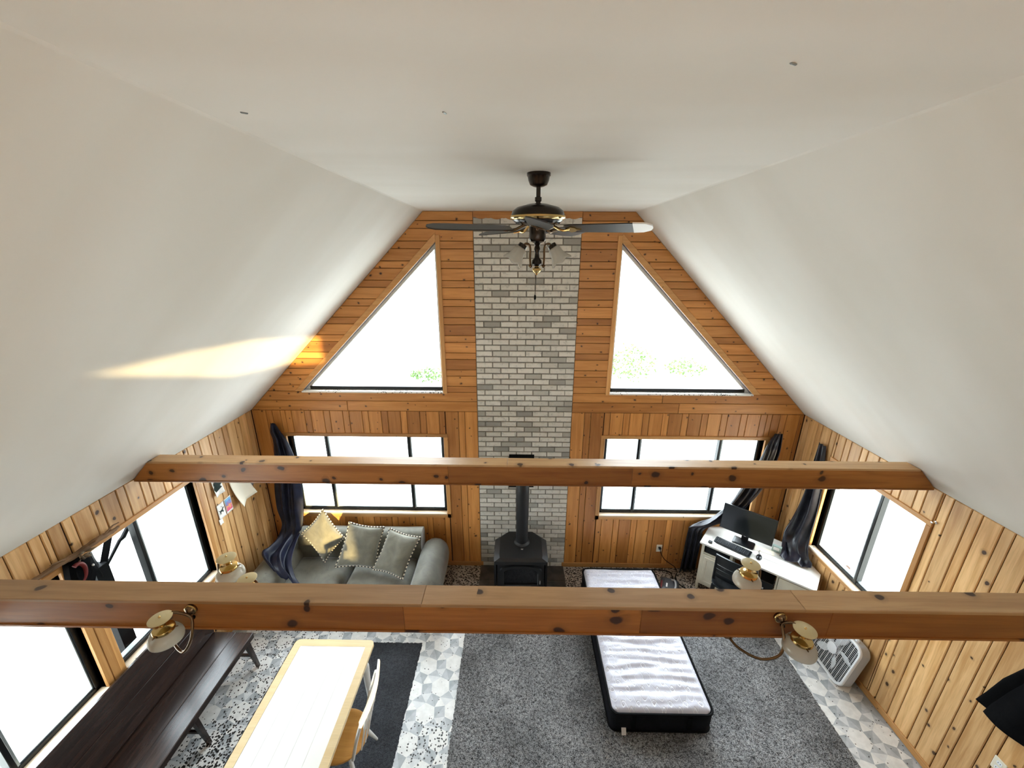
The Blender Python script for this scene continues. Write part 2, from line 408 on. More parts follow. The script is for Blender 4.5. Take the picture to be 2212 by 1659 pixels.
def slab(name, poly, th, origin, x, z, mat, parent=None, ch=.004, gap=0.):
    """flat convex piece: outline in the local x/y plane, top face on that plane, its own origin so the grain follows it"""
    a = sum(poly[i][0]*poly[(i+1) % len(poly)][1]-poly[(i+1) % len(poly)][0]*poly[i][1] for i in range(len(poly)))
    if a < 0: poly = poly[::-1]
    if gap: poly = inset(poly, gap)
    cx = (min(p[0] for p in poly)+max(p[0] for p in poly))/2; cy = (min(p[1] for p in poly)+max(p[1] for p in poly))/2
    F = FR(origin, x, z) @ M.Translation((cx, cy, 0))
    pl = [(p[0]-cx, p[1]-cy) for p in poly]; pi = inset(pl, ch)
    mb = MB().loft([[(*p, -th) for p in pl], [(*p, -ch) for p in pl], [(*p, 0) for p in pi]], True, True, False)
    me = bpy.data.meshes.new(name); me.from_pydata([tuple(p) for p in mb.v], [], mb.f); me.materials.append(MT[mat])
    return link(bpy.data.objects.new(name, me), parent, F)
def plank(name, p0, p1, w, th, z, mat, parent=None, ch=.004, gap=0.):
    d = V(p1)-V(p0); L = d.length
    return slab(name, [(0, -w/2), (L, -w/2), (L, w/2), (0, w/2)], th, p0, d, z, mat, parent, ch, gap)
def struct(o, label=None):
    o['kind'] = 'structure'
    if label: o['label'] = label
    return o
def stuff(o): o['kind'] = 'stuff'; return o
def solid(o, t, off=0.):
    m = o.modifiers.new('thickness', 'SOLIDIFY'); m.thickness = t; m.offset = off; return o
def subd(o, l=1):
    m = o.modifiers.new('smooth', 'SUBSURF'); m.levels = l; m.render_levels = l; return o
def nz(*a): return NZ.noise(V(a))

# ================================================================== SETTING
# floor: printed vinyl, hexagons with squares and triangles between them
def build_floor():
    a = .104; x0, x1, y0, y1 = XL-.15, XR+.15, YB-.15, D+.15
    mb = MB(); mb.box((x0, y0, -.12), (x1, y1, -.002), mi=3)
    px = a*(1+math.sqrt(3)); r = random.Random(3)
    rot = math.radians(8)
    ca, sa = math.cos(rot), math.sin(rot)
    def tri(pts, mi):
        P = [(p[0]*ca-p[1]*sa-.1, p[0]*sa+p[1]*ca+2.4) for p in pts]
        if min(p[1] for p in P) < 1.0 or max(p[1] for p in P) > D-.01 or min(p[0] for p in P) < XL+.005 or max(p[0] for p in P) > XR-.005: return
        mb.add([(*p, 0) for p in P], [tuple(range(len(P)))], False, mi)
    N = 24
    for j in range(-N, N):
        for i in range(-N, N):
            cx = (i + .5*j)*px; cy = j*px*math.sqrt(3)/2
            if abs(cx) > 5 or abs(cy) > 4: continue
            H = [(cx+a*math.cos(PI/6+k*PI/3), cy+a*math.sin(PI/6+k*PI/3)) for k in range(6)]
            tri(H, 0)
            for k in range(3):
                p, q = H[(k-1) % 6], H[k]
                d = (math.cos(k*PI/3)*a, math.sin(k*PI/3)*a)
                # squares split to look like little cubes
                P4 = (q[0]+d[0], q[1]+d[1]); P3 = (p[0]+d[0], p[1]+d[1])
                tri([p, P3, P4], (2, 3, 2)[k]); tri([p, P4, q], (3, 2, 1)[k])
            for k in range(2):
                q = H[k]; d1 = (math.cos(k*PI/3)*a, math.sin(k*PI/3)*a); d2 = (math.cos((k+1)*PI/3)*a, math.sin((k+1)*PI/3)*a)
                tri([q, (q[0]+d1[0], q[1]+d1[1]), (q[0]+d2[0], q[1]+d2[1])], (0, 1)[k])
    return struct(mb.build('floor', ['vinyl_white', 'vinyl_pale', 'vinyl_grey', 'vinyl_mid']), 'printed vinyl floor of white hexagons and grey blocks')
floor = build_floor()

# ceiling: flat strip with two 45 degree slopes, one skin of drywall
def build_ceiling():
    inn = [(XL, ZW), (-CF-.006, ZC-.006), (-CF+.006, ZC), (CF-.006, ZC), (CF+.006, ZC-.006), (XR, ZW)]
    out = [(XL-.25, ZW), (XL-.25, ZW+.05), (-CF-.08, ZC+.2), (CF+.08, ZC+.2), (XR+.25, ZW+.05), (XR+.25, ZW)]
    mb = MB(); YS = -2.4
    mb.loft([[(x, y, z) for x, z in inn + out[::-1]] for y in (YS, D+.16)], False, False, True)
    # unseen opening added in the rear right slope, shaped to cast the sun patches
    left = inn[:3]+[(CF, ZC), (CF+.02, ZC+.2)]+out[:3][::-1]
    mb.loft([[(x, y, z) for x, z in left] for y in (YB-.15, YS)], False, False, True)
    hole = [(1.565, -4.46), (1.92, -4.29), (2.135, -3.56), (2.155, -3.03), (1.876, -2.566), (1.66, -3.36), (1.595, -3.95)]
    rim = [(CF-.02, YB-.15), (XR+.1, YB-.15), (XR+.1, -3.56), (XR+.1, YS), (1.9, YS), (CF-.02, YS), (CF-.02, -3.95)]
    for i in range(7):
        j = (i+1) % 7; q = [hole[i], hole[j], rim[j], rim[i]]
        mb.loft([[(x, y, XR+ZW-x+k) for x, y in q] for k in (0, .02)], True, True, False)
    o = struct(mb.build('ceiling', 'drywall', ang=12), 'white drywall ceiling with two steep slopes')
    for (x, y, r) in ((.541, 1.173, .5), (-1.037, 1.532, .7), (-.37, 1.531, 1.3)):
        f = FR((x, y, ZC), (math.cos(r), math.sin(r), 0), (0, 0, -1))
        MB(f).box((-.011, -.003, -.002), (.011, .003, .004), .002).build('hook', 'grey_frame', o)
    return o
ceiling = build_ceiling()
C0 = D+.013; C1 = D+.15         # core of the window wall
def core(poly, o): o.add([(x, C0, z) for x, z in poly]+[(x, C1, z) for x, z in poly], [tuple(range(len(poly))), tuple(range(len(poly), 2*len(poly)))]+[(i, (i+1) % len(poly), len(poly)+(i+1) % len(poly), len(poly)+i) for i in range(len(poly))])
GW = {'L': (-3.16, -1.08, .90, 2.08), 'R': (1.045, 3.13, .90, 2.08)}   # lower windows: x0 x1 z0 z1
TX = 1.05; TZ = 2.705; HY = 5.56   # triangles: upright edge, sill, |x|+z of the sloping edge
mb = MB()
R4 = lambda a, b, c, d: [(a, c), (b, c), (b, d), (a, d)]
for s in (-1, 1):
    w = GW['L'] if s < 0 else GW['R']; lo, hi = sorted((abs(w[0]), abs(w[1])))
    core([(s*x, z) for x, z in R4(hi, 3.8, -.1, 2.44)], mb)
    core([(s*x, z) for x, z in R4(0, lo, -.1, 2.44)], mb)
    core([(s*x, z) for x, z in R4(lo, hi, -.1, w[2])], mb)
    core([(s*x, z) for x, z in R4(lo, hi, w[3], 2.44)], mb)
    core([(s*x, z) for x, z in [(0, 2.44), (3.62, 2.44), (3.36, TZ), (0, TZ)]], mb)
    core([(s*x, z) for x, z in [(0, TZ), (TX, TZ), (TX, 4.9), (0, 4.9)]], mb)
    core([(s*x, z) for x, z in [(TX, HY-TX), (HY-TZ, TZ), (3.37, TZ), (TX+.05, 4.98), (TX, 4.98)]], mb)
wall_far = struct(mb.build('wall_far', 'dark_pine'), 'pine panelled window wall around a brick column')
BX0, BX1 = -.623, .590
def fb(poly, horiz=True, th=.012, mat='pine', gap=.0026, ch=.004, proud=0.):
    """a board on the window wall; poly is (x, z)"""
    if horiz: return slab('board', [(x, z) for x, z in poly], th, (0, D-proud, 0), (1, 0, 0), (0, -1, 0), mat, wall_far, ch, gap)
    return slab('board', [(z, -x) for x, z in poly], th, (0, D-proud, 0), (0, 0, 1), (0, -1, 0), mat, wall_far, ch, gap)
# upright boards below the band, wide and narrow by turns
for s, xs in ((1, BX1), (-1, -BX0)):
    w = GW['R'] if s > 0 else GW['L']; lo, hi = sorted((abs(w[0]), abs(w[1])))
    x = xs; k = 0
    while x < 3.56:
        x2 = min(x+(.168, .0825)[k % 2], 3.563)
        def put(a, b, z0, z1):
            if b-a > .012 and z1-z0 > .02: fb([(s*p, q) for p, q in R4(a, b, z0, z1)], False)
        cl, ch_ = max(x, lo-.03), min(x2, hi+.03)
        if cl < ch_:
            put(x, min(x2, lo-.03), .0, 2.44); put(max(x, hi+.03), x2, .0, 2.44)
            put(cl, ch_, .0, w[2]-.04); put(cl, ch_, w[3]+.02, 2.44)
        else: put(x, x2, .0, 2.44)
        x = x2; k += 1
# band and the level boards of the gable
roofx = lambda z: XR + ZW - z
for s, xs in ((1, BX1), (-1, -BX0)):
    for z0, z1, j in ((2.44, 2.577, 2.3 if s < 0 else 1.95), (2.577, 2.703, 9 if s < 0 else 1.73)):
        segs = [xs, j, 9] if j < 3 else [xs, 9]
        for a, b in zip(segs, segs[1:]):
            fb([(s*a, z0), (s*min(b, roofx(z0)), z0), (s*min(b, roofx(z1)), z1), (s*a, z1)])
    z = 2.703; k = 0
    while z < ZC-.01:
        z1 = min(z+(.0825, .1335)[k % 2], ZC)
        r0, r1 = roofx(z), roofx(z1); h0, h1 = HY+.045-z, HY+.045-z1
        if z1 < 4.545:
            fb([(s*xs, z), (s*(TX-.02), z), (s*(TX-.02), z1), (s*xs, z1)])
            fb([(s*max(h0, TX), z), (s*r0, z), (s*r1, z1), (s*max(h1, TX), z1)])
        else: fb([(s*xs, z), (s*r0, z), (s*r1, z1), (s*xs, z1)])
        z = z1; k += 1
# scalloped board over the bricks
def valance():
    n = 60; top = [(BX0+.003+(BX1-BX0-.006)*i/n, ZC-.002) for i in range(n+1)]
    bot = []
    for i in range(n+1):
        t = i/n; u = abs(t-.5)*2; w = .030*abs(math.sin(t*PI*7))+.020*(1-u)
        bot.append((BX0+.003+(BX1-BX0-.006)*t, 4.764-w*.9+(.012 if .1 < t % (1/7)*7 < .9 else 0)))
    o = MB()
    vs = [(x, D-.020, z) for x, z in top+bot]+[(x, D-.004, z) for x, z in top+bot]
    N = n+1; fs = []
    for i in range(n):
        fs += [(i, i+1, N+i+1, N+i), (2*N+i, 2*N+i+1, 3*N+i+1, 3*N+i), (N+i, N+i+1, 3*N+i+1, 3*N+i), (i, i+1, 2*N+i+1, 2*N+i)]
    fs += [(0, N, 3*N, 2*N), (n, N+n, 3*N+n, 2*N+n)]
    o.add(vs, fs); return struct(o.build('trim_1', 'pine'), 'scalloped pine board closing the top of the brick column')
valance()

# brick column
def bricks():
    back = MB().box((BX0, D+.002, -.02), (BX1, D+.03, ZC)).build('mortar_bed', 'mortar', wall_far)
    rr = random.Random(11)
    def mesh(w, k):
        h = .059; mb = MB(); j = lambda s=.0016: rr.uniform(-s, s)
        fr = [(-w/2+.003+j(), -h/2+.003+j()), (w/2-.003+j(), -h/2+.003+j()), (w/2-.003+j(), h/2-.003+j()), (-w/2+.003+j(), h/2-.003+j())]
        bk = [(-w/2, -h/2), (w/2, -h/2), (w/2, h/2), (-w/2, h/2)]
        mb.loft([[(x, .012, z) for x, z in bk], [(x, -.004, z) for x, z in bk], [(x, -.008+j(.001), z) for x, z in fr]], True, True, False)
        me = bpy.data.meshes.new('brick'); me.from_pydata([tuple(p) for p in mb.v], [], mb.f)
        bm = bmesh.new(); bm.from_mesh(me); bmesh.ops.recalc_face_normals(bm, faces=bm.faces); bm.to_mesh(me); bm.free()
        me.materials.append(MT['brick']); return me
    full = [mesh(.190, k) for k in range(8)]; half = [mesh(.090, k) for k in range(4)]; q = [mesh(.100, k) for k in range(3)]
    PIT = .2022; items = []
    row = 0; z = .036
    while z < 4.745:
        if row % 2 == 0: xs = [(BX0+PIT*(i+.5), full) for i in range(6)]
        else: xs = [(BX0+.050, half)]+[(BX0+.101+PIT*(i+.5), full) for i in range(5)]+[(BX1-.052, q)]
        items += [(x, z, ms) for x, ms in xs]; z += .0722; row += 1
    def seen(x, z):   # behind the near beam-line, the stove or its pipe
        if 1.36 < z < 1.98: return False
        if z < .72 and abs(x+.05) < .34: return False
        return True
    vis = [i for i in items if seen(i[0], i[1])]; vis.sort(key=lambda i: -i[1])
    parts = vis[:300]; ps = set((i[0], i[1]) for i in parts)
    for x, z, ms in parts:
        link(bpy.data.objects.new('brick', rr.choice(ms)), wall_far, M.Translation((x, D, z)) @ M.Rotation(rr.uniform(-.006, .006), 4, 'Y'))
    # the bricks past the limit: joined by tone so that they keep their colours
    rest = [i for i in items if (i[0], i[1]) not in ps]
    mb = MB()
    for x, z, ms in rest:
        me = rr.choice(ms); k = rr.random(); mi = 0 if k < .62 else 1 if k < .88 else 2
        mb.add([v.co.copy() for v in me.vertices], [tuple(p.vertices) for p in me.polygons], False, mi, M.Translation((x, D, z)))
    stuff(mb.build('bricks', ['brick_a', 'brick_b', 'brick_c'], wall_far))
for nm, c in (('brick_a', (.63, .60, .535)), ('brick_b', (.50, .48, .425)), ('brick_c', (.31, .30, .265))):
    t = NT('whitewashed_'+nm); p = t.obj(); n = t.noise(p, 22, 5, .65); big = t.noise(p, 7, 1)
    cc = t.mix(t.sm(n, .5, .78), c, tuple(x*.55 for x in c)); t.col(t.mix(t.sm(big, .35, .65), cc, tuple(x*.86 for x in c)))
    t.b.inputs['Roughness'].default_value = .85; t.bump(n, .5, .004); MT[nm] = t.m
bricks()

# side walls
LW = [(2.54, 3.69, .88, 2.08), (1.22, 2.38, .88, 2.08)]; RW = [(3.065, 4.175, .93, 2.10)]
def side_wall(sgn, name, wins, label):
    X = XR if sgn > 0 else XL; x0, x1 = X+sgn*.013, X+sgn*.15; mb = MB()
    ws = sorted(wins); y = YB-.15
    for w in ws:
        mb.box((x0, y, -.1), (x1, w[0], ZW+.02)); mb.box((x0, w[0], -.1), (x1, w[1], w[2])); mb.box((x0, w[0], w[3]), (x1, w[1], ZW+.02)); y = w[1]
    mb.box((x0, y, -.1), (x1, D+.15, ZW+.02))
    o = struct(mb.build(name, 'dark_pine'), label)
    def put(a, b, z0, z1):
        if b-a > .012 and z1-z0 > .02:
            zd = (-sgn, 0, 0)
            # local x is up, local y = z cross x
            yd = V(zd).cross(V((0, 0, 1)))
            k = yd.y
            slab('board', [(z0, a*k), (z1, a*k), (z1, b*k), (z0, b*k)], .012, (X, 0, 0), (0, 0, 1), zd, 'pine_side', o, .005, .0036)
    y = 4.78; k = 0
    y = 2.288+.2168*11.0; k = 0      # grooves measured at 2.288 / 2.36 / 2.487 ...
    e = [2.288-.2168*n for n in range(-13, 11)]
    edges = sorted([v for v in e]+[v+.0785 for v in e]); edges = [v for v in edges if v < D-.01]+[D]
    for a, b in zip(edges, edges[1:]):
        cuts = [w for w in ws if a < w[1]+.03 and b > w[0]-.03]
        if not cuts: put(a, b, 0, ZW); continue
        w = cuts[0]
        if len(cuts) > 1: put(a, b, 0, w[2]-.04); put(a, b, w[3]+.02, ZW); continue
        put(a, min(b, w[0]-.03), 0, ZW); put(max(a, w[1]+.03), b, 0, ZW)
        a2, b2 = max(a, w[0]-.03), min(b, w[1]+.03); put(a2, b2, 0, w[2]-.04); put(a2, b2, w[3]+.02, ZW)
    return o
wall_left = side_wall(-1, 'wall_left', LW, 'pine panelled left wall with two big windows')
wall_right = side_wall(1, 'wall_right', RW, 'pine panelled right wall with one window near the corner')

# rear wall and loft that the photographer stands on
mb = MB()
y0, y1 = YB-.15, YB
B = (2.42, 3.12, 1.50, 2.12)   # unseen opening added to let sun onto the sofa pillows
def rc(a, b, c, d): mb.box((a, y0, c), (b, y1, d))
rc(-3.8, B[0], -.1, 2.5); rc(B[1], 3.8, -.1, 2.5); rc(B[0], B[1], -.1, B[2]); rc(B[0], B[1], B[3], 2.5)
LW0, LW1 = 2.78, 3.19     # unseen low openings added to fill the ceiling with daylight
rc(-3.8, -2.55, 2.5, LW1); rc(2.55, 3.8, 2.5, LW1); rc(-2.55, 2.55, 2.5, LW0); rc(-.2, .2, LW0, LW1)
mb.prism([(-2.815, 3.19), (2.815, 3.19), (1.66, 4.345), (-1.66, 4.345)], 0, .15, fr=M(((1, 0, 0, 0), (0, 0, -1, y1), (0, 1, 0, 0), (0, 0, 0, 1))))
mb.prism([(-1.66, 4.345), (1.66, 4.345), (1.178, 4.827), (-1.178, 4.827)], 0, .15, fr=M(((1, 0, 0, 0), (0, 0, -1, y1), (0, 1, 0, 0), (0, 0, 0, 1))))
wall_rear = struct(mb.build('wall_rear', 'drywall'), 'white rear wall behind the loft')
struct(MB().box((XL, YB, 2.5), (XR, .12, 2.75), .004).build('floor_loft', 'pine_side'), 'loft floor the camera stands on')

# baseboards
def bboard(name, p0, p1, z, label):
    return struct(plank(name, (p0[0], p0[1], .036), (p1[0], p1[1], .036), .072, .012, z, 'pine_trim', None, .004), label)
bboard('baseboard_far_left', (XL+.01, D-.012), (BX0+.035, D-.012), (0, -1, 0), 'pine baseboard left of the brick column')
bboard('baseboard_far_right', (BX1-.03, D-.012), (XR-.01, D-.012), (0, -1, 0), 'pine baseboard right of the brick column')
bboard('baseboard_left', (XL+.012, .4), (XL+.012, D-.01), (1, 0, 0), 'pine baseboard along the left wall')
bboard('baseboard_right', (XR-.012, .4), (XR-.012, D-.01), (-1, 0, 0), 'pine baseboard along the right wall')

# windows -----------------------------------------------------------
# local frame: u along the wall, v up, n outwards
def wfr(side):
    if side == 'far': return M(((1, 0, 0, 0), (0, 0, 1, D), (0, 1, 0, 0), (0, 0, 0, 1)))
    if side == 'left': return M(((0, 0, -1, XL), (1, 0, 0, 0), (0, 1, 0, 0), (0, 0, 0, 1)))
    return M(((0, 0, 1, XR), (1, 0, 0, 0), (0, 1, 0, 0), (0, 0, 0, 1)))
def window(name, side, u0, u1, v0, v1, mull, label, cas=.055, skip=(), panecuts=None, fw=.042, track=True):
    F = wfr(side); z = F.to_3x3() @ V((0, 0, -1))
    r = bpy.data.objects.new(name, None); COL.objects.link(r); struct(r, label)
    P = lambda u, v, n: F @ V((u, v, n))
    # pine casing, standing a little proud of the boards, and the liner of the opening
    def cp(a, b, w): plank('casing_board', P(*a, -.016), P(*b, -.016), w, .018, z, 'pine_trim', r, .004)
    if 'top' not in skip: cp((u0-cas, v1+.022), (u1+cas, v1+.022), .046)
    if 'bottom' not in skip: cp((u0-cas, v0-.035), (u1+cas, v0-.035), .066)
    if 'a' not in skip: cp((u0-cas/2, v0-.068), (u0-cas/2, v1), cas)
    if 'b' not in skip: cp((u1+cas/2, v0-.068), (u1+cas/2, v1), cas)
    for a, b, dz in (((u0, v0), (u0, v1), (1, 0, 0)), ((u1, v0), (u1, v1), (-1, 0, 0)), ((u0, v1), (u1, v1), (0, -1, 0))):
        plank('liner_board', P(*a, .058), P(*b, .058), .115, .012, F.to_3x3() @ V(dz), 'pine_trim', r, .002)
    plank('sill_board', P(u0, v0+.004, .045), P(u1, v0+.004, .045), .14, .02, (0, 0, 1), 'sill', r, .004)
    # dark aluminium frame with a pale inner track
    fr = MB(F); n0, n1 = .052, .115
    fr.box((u0, v0, n0), (u0+fw, v1, n1), .004); fr.box((u1-fw, v0, n0), (u1, v1, n1), .004)
    fr.box((u0, v0, n0), (u1, v0+fw, n1), .004); fr.box((u0, v1-fw*.8, n0), (u1, v1, n1), .004)
    fr.build('frame', 'black_frame', r)
    for m in mull:
        MB(F).box((m-.027, v0+.01, n0-.006), (m+.006, v1-.01, n1), .004).build('mullion', 'black_frame', r)
        MB(F).box((m+.006, v0+.02, n0+.006), (m+.027, v1-.02, n1), .004).build('mullion_edge', 'grey_frame', r)
    if track:
        MB(F).box((u0+fw, v0+fw, n0+.012), (u1-fw, v0+fw+.012, n1), .002).build('track', 'grey_frame', r)
        MB(F).box((u0+fw, v0+fw, n0+.012), (u0+fw+.010, v1-fw, n1), .002).build('track', 'grey_frame', r)
        MB(F).box((u1-fw-.010, v0+fw, n0+.012), (u1-fw, v1-fw, n1), .002).build('track', 'grey_frame', r)
    us = [u0+fw*.5]+list(mull)+[u1-fw*.5]
    for a, b in zip(us, us[1:]):
        MB(F).box((a, v0+fw*.5, .088), (b, v1-fw*.4, .092)).build('pane', 'glass', r)
    return r
window('window_1', 'far', *GW['L'], (-2.665, -1.555), 'wide three-pane window above the sofa')
window('window_2', 'far', *GW['R'], (1.525, 2.60), 'wide three-pane window above the mattress end and desk')
window('window_3', 'left', *LW[0], (3.055,), 'left wall window nearest the sofa corner', cas=.05)
window('window_4', 'left', *LW[1], (1.79,), 'left wall window beside the bench back', cas=.05)
struct(plank('trim_2', (XL+.020, 2.46, .83), (XL+.020, 2.46, 2.10), .062, .02, (1, 0, 0), 'pine_trim'), 'pine post board between the two left windows')
window('window_5', 'right', *RW[0], (3.57,), 'right wall window beside the desk', cas=.05)
for s, nm, lb in ((-1, 'window_6', 'triangular gable window left of the bricks'), (1, 'window_7', 'triangular gable window right of the bricks')):
    r = bpy.data.objects.new(nm, None); COL.objects.link(r); struct(r, lb)
    S = lambda x, z: (s*x, z)
    zdn = (0, -1, 0); top = HY-TX
    plank('casing_board', (s*(TX-.022), D-.016, TZ-.02), (s*(TX-.022), D-.016, top+.07), .05, .018, zdn, 'pine_trim', r)
    k = .0325/math.sqrt(2)
    a, b = (s*(TX-.0+k), D-.014, top+k), (s*(HY-TZ+.06+k), D-.014, TZ-.06+k)
    w2 = .068; hy = HY
    slab('casing_board', [S(TX, hy-TX), S(hy-TZ, TZ), S(hy+.095-TZ, TZ), S(TX, hy+.095-TX)], .016, (0, D-.012, 0), (1, 0, 0), zdn, 'pine_trim', r)
    # liners
    plank('liner_board', (s*TX, D+.06, TZ), (s*TX, D+.06, top), .12, .012, (s, 0, 0), 'pine_trim', r, .002)
    plank('liner_board', (s*(TX), D+.055, top), (s*(HY-TZ), D+.055, TZ), .11, .012, (-s, 0, -1), 'white_frame', r, .002)
    plank('sill_board', (s*TX, D+.05, TZ+.006), (s*(HY-TZ), D+.05, TZ+.006), .13, .02, (0, 0, 1), 'sill_flies', r, .003)
    F = wfr('far')
    fr = MB(F)
    tri = [S(TX, TZ), S(HY-TZ, TZ), S(TX, top)]
    if s < 0: tri = tri[::-1]
    def tl(d, n): return [(x, z, n) for x, z in inset(tri, d)]
    fr.loft([tl(.0, .075), tl(.034, .075), tl(.034, .115), tl(.0, .115)], False, False, False, ring=True)
    fr.build('frame', 'white_frame', r)
    g = MB(F); g.loft([tl(.02, .092), tl(.02, .096)], True, True, False).build('pane', 'glass', r)
    MB(F).box((s*(TX+.02), TZ+.006, .058), (s*(HY-TZ-.08), TZ+.05, .076), .002).build('bottom_rail', 'black_frame', r)

# ================================================================== THINGS
# boxed tie beams ----------------------------------------------------
def beam(y, h, d, zb, joints, tjoints, label):
    t = thing('tie_beam', label, 'beam', (0, y+d/2, zb), 'boxed pine tie beams')
    end = lambda z: XR-max(0, z-ZW)-.002
    MB().box((-3.35, y+.02, zb+.02), (3.35, y+d-.02, zb+h-.02)).build('core', 'dark_pine', t)
    xs = [-9]+joints+[9]
    z0, z1 = zb+.012, zb+h-.018
    for yy, zd, sg in ((y, (0, -1, 0), 1), (y+d, (0, 1, 0), -1)):
        for a, b in zip(xs, xs[1:]):
            a0, a1 = max(a, -end(z0)), max(a, -end(z1)); b0, b1 = min(b, end(z0)), min(b, end(z1))
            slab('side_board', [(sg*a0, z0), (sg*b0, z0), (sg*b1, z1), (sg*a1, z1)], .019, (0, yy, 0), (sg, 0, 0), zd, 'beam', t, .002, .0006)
    xs = [-9]+tjoints+[9]; e = end(zb+h)
    for a, b in zip(xs, xs[1:]):
        a, b = max(a, -e), min(b, e)
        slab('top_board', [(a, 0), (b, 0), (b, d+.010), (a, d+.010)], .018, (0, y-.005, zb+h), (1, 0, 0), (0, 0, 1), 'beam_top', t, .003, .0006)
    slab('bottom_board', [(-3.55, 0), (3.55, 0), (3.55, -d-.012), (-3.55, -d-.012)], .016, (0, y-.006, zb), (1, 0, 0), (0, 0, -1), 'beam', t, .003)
    return t
beam(3.103, .205, .126, 2.42, [-.72, .90], [-.20], 'far boxed pine beam crossing in front of the window wall')
beam(1.646, .198, .125, 2.42, [-.72, .55, 1.55], [-.62, 1.40], 'near boxed pine beam carrying the two brass lamps')

# ceiling fan --------------------------------------------------------
def fan():
    t = thing('ceiling_fan', 'dark five-blade ceiling fan with two frosted tulip lights under the flat ceiling', 'ceiling fan', (-.005, 2.575, ZC))
    T = lambda z: M.Translation((-.005, 2.575, z))
    MB(T(ZC)).lathe([(.069, 0), (.069, -.014), (.064, -.020), (.060, -.040), (.050, -.062), (.034, -.070), (.02, -.074)], 24).build('canopy', 'bronze', t)
    MB(T(ZC)).lathe([(.013, -.07), (.013, -.125), (.02, -.128), (.02, -.148), (.014, -.152), (.014, -.175)], 14).build('downrod', 'bronze', t)
    h = MB(T(4.595)).lathe([(.02, .068), (.06, .066), (.08, .060), (.125, .048), (.152, .028), (.158, .010), (.158, -.004), (.150, -.016)], 36).build('motor_housing', 'bronze', t)
    MB(T(4.595)).lathe([(.156, .004), (.166, 0), (.166, -.010), (.158, -.018), (.150, -.022)], 36, cap=False).build('brass_band', 'brass', t)
    lo = MB(T(4.595)).lathe([(.152, -.016), (.140, -.032), (.10, -.048), (.06, -.052), (.05, -.056)], 36).build('lower_housing', 'bronze', t)
    for k in range(12):
        a = k*PI/6; F = FR((-.005+.132*math.cos(a), 2.575+.132*math.sin(a), 4.595-.0335), (-math.sin(a), math.cos(a), 0), (math.cos(a)*.7, math.sin(a)*.7, -.7))
        MB(F).box((-.019, -.010, -.002), (.019, .010, .0025), .0015).build('vent_slot', 'black', lo)
    for ang in (-14, 58, 124, 197, 268):
        a = math.radians(ang); d = V((math.cos(a), math.sin(a), 0)); zc = 4.527
        F = FR((-.005, 2.575, zc), d, (0, 0, 1)) @ M.Rotation(math.radians(-16), 4, 'X')
        out = [(.165, -.048), (.23, -.060), (.52, -.072), (.615, -.066), (.652, -.038), (.660, 0), (.652, .038), (.615, .066), (.52, .072), (.23, .060), (.165, .048)]
        b = MB(F).loft([[(x, y, -.003) for x, y in out], [(x, y, .003) for x, y in out]], True, True, False).build('blade', 'blade', t)
        if ang == -14:
            tp = [(.545, -.0725), (.615, -.067), (.653, -.039), (.661, 0), (.653, .039), (.615, .067), (.56, .0715)]
            MB(F).loft([[(x, y, -.0042) for x, y in tp], [(x, y, .0042) for x, y in tp]], True, True, False).build('blade_tip', 'white_paint', b)['label'] = 'white tip'
        m = MB(F)
        m.tube(cr([(.055, 0, .03), (.10, 0, .012), (.15, 0, -.012), (.19, 0, -.008)], 4), .008, 8)
        m.loft([[(x, y, -.010) for x, y in [(.17, -.012), (.20, -.042), (.225, -.03), (.235, -.008), (.26, 0), (.235, .008), (.225, .03), (.20, .042), (.17, .012)]],
                [(x, y, -.0035) for x, y in [(.17, -.012), (.20, -.042), (.225, -.03), (.235, -.008), (.26, 0), (.235, .008), (.225, .03), (.20, .042), (.17, .012)]]], True, True, False)
        m.build('blade_bracket', 'brass' if ang in (-14, 124) else 'antique', b)
    k = MB(T(0)).lathe([(.05, 4.545), (.05, 4.50), (.052, 4.47), (.045, 4.455), (.02, 4.445), (.014, 4.43), (.020, 4.41), (.012, 4.39), (.016, 4.36), (.030, 4.345), (.032, 4.325), (.018, 4.312)], 24)
    k.build('light_kit', 'bronze', t)
    MB(T(0)).lathe([(.010, 4.315), (.012, 4.305), (.026, 4.298), (.028, 4.285), (.018, 4.273), (.007, 4.266), (.005, 4.258)], 20).build('finial', 'brass', t)
    for s in (-1, 1):
        c = V((-.005, 2.575, 0)); X = lambda u, z, v=-.02: c+V((s*u, v, z))
        m = MB().tube(cr([X(.040, 4.318), X(.043, 4.36), (X(.042, 4.41)), X(.050, 4.435), X(.068, 4.442), X(.084, 4.432), X(.092, 4.422)], 5), .0065, 8)
        m.sphere(X(.040, 4.312), .011); m.build('lamp_arm', 'antique', t)
        ax = V((s*.55, -.06, -.83)).normalized()
        F = FR(X(.088, 4.430), (0, 1, 0), ax)
        sc = MB(F).lathe([(.012, -.012), (.026, -.008), (.028, .012), (.022, .016)], 18).build('shade_cup', 'bronze', t)
        MB(F).tube([(.024, 0, .004), (.042, 0, .004)], .003, 6).build('thumb_screw', 'bronze', sc)
        n = 30
        def fl(z): return max(0, (z-.075)/.035)
        loops = []
        for r, z in [(.022, .012), (.032, .018), (.036, .035), (.038, .055), (.045, .075), (.056, .095), (.066, .110)]:
            loops.append([((r*(1+.06*fl(z)*math.cos(6*2*PI*q/n)))*math.cos(2*PI*q/n), (r*(1+.06*fl(z)*math.cos(6*2*PI*q/n)))*math.sin(2*PI*q/n), z+.006*fl(z)*math.cos(12*PI*q/n)) for q in range(n)])
        solid(MB(F).loft(loops, False, False, True).build('tulip_shade', 'frost2', t), .003)
    ch = MB().tube([(-.008, 2.573, 4.262), (-.012, 2.573, 4.135)], .0022, 6).build('pull_chain', 'bronze', t)
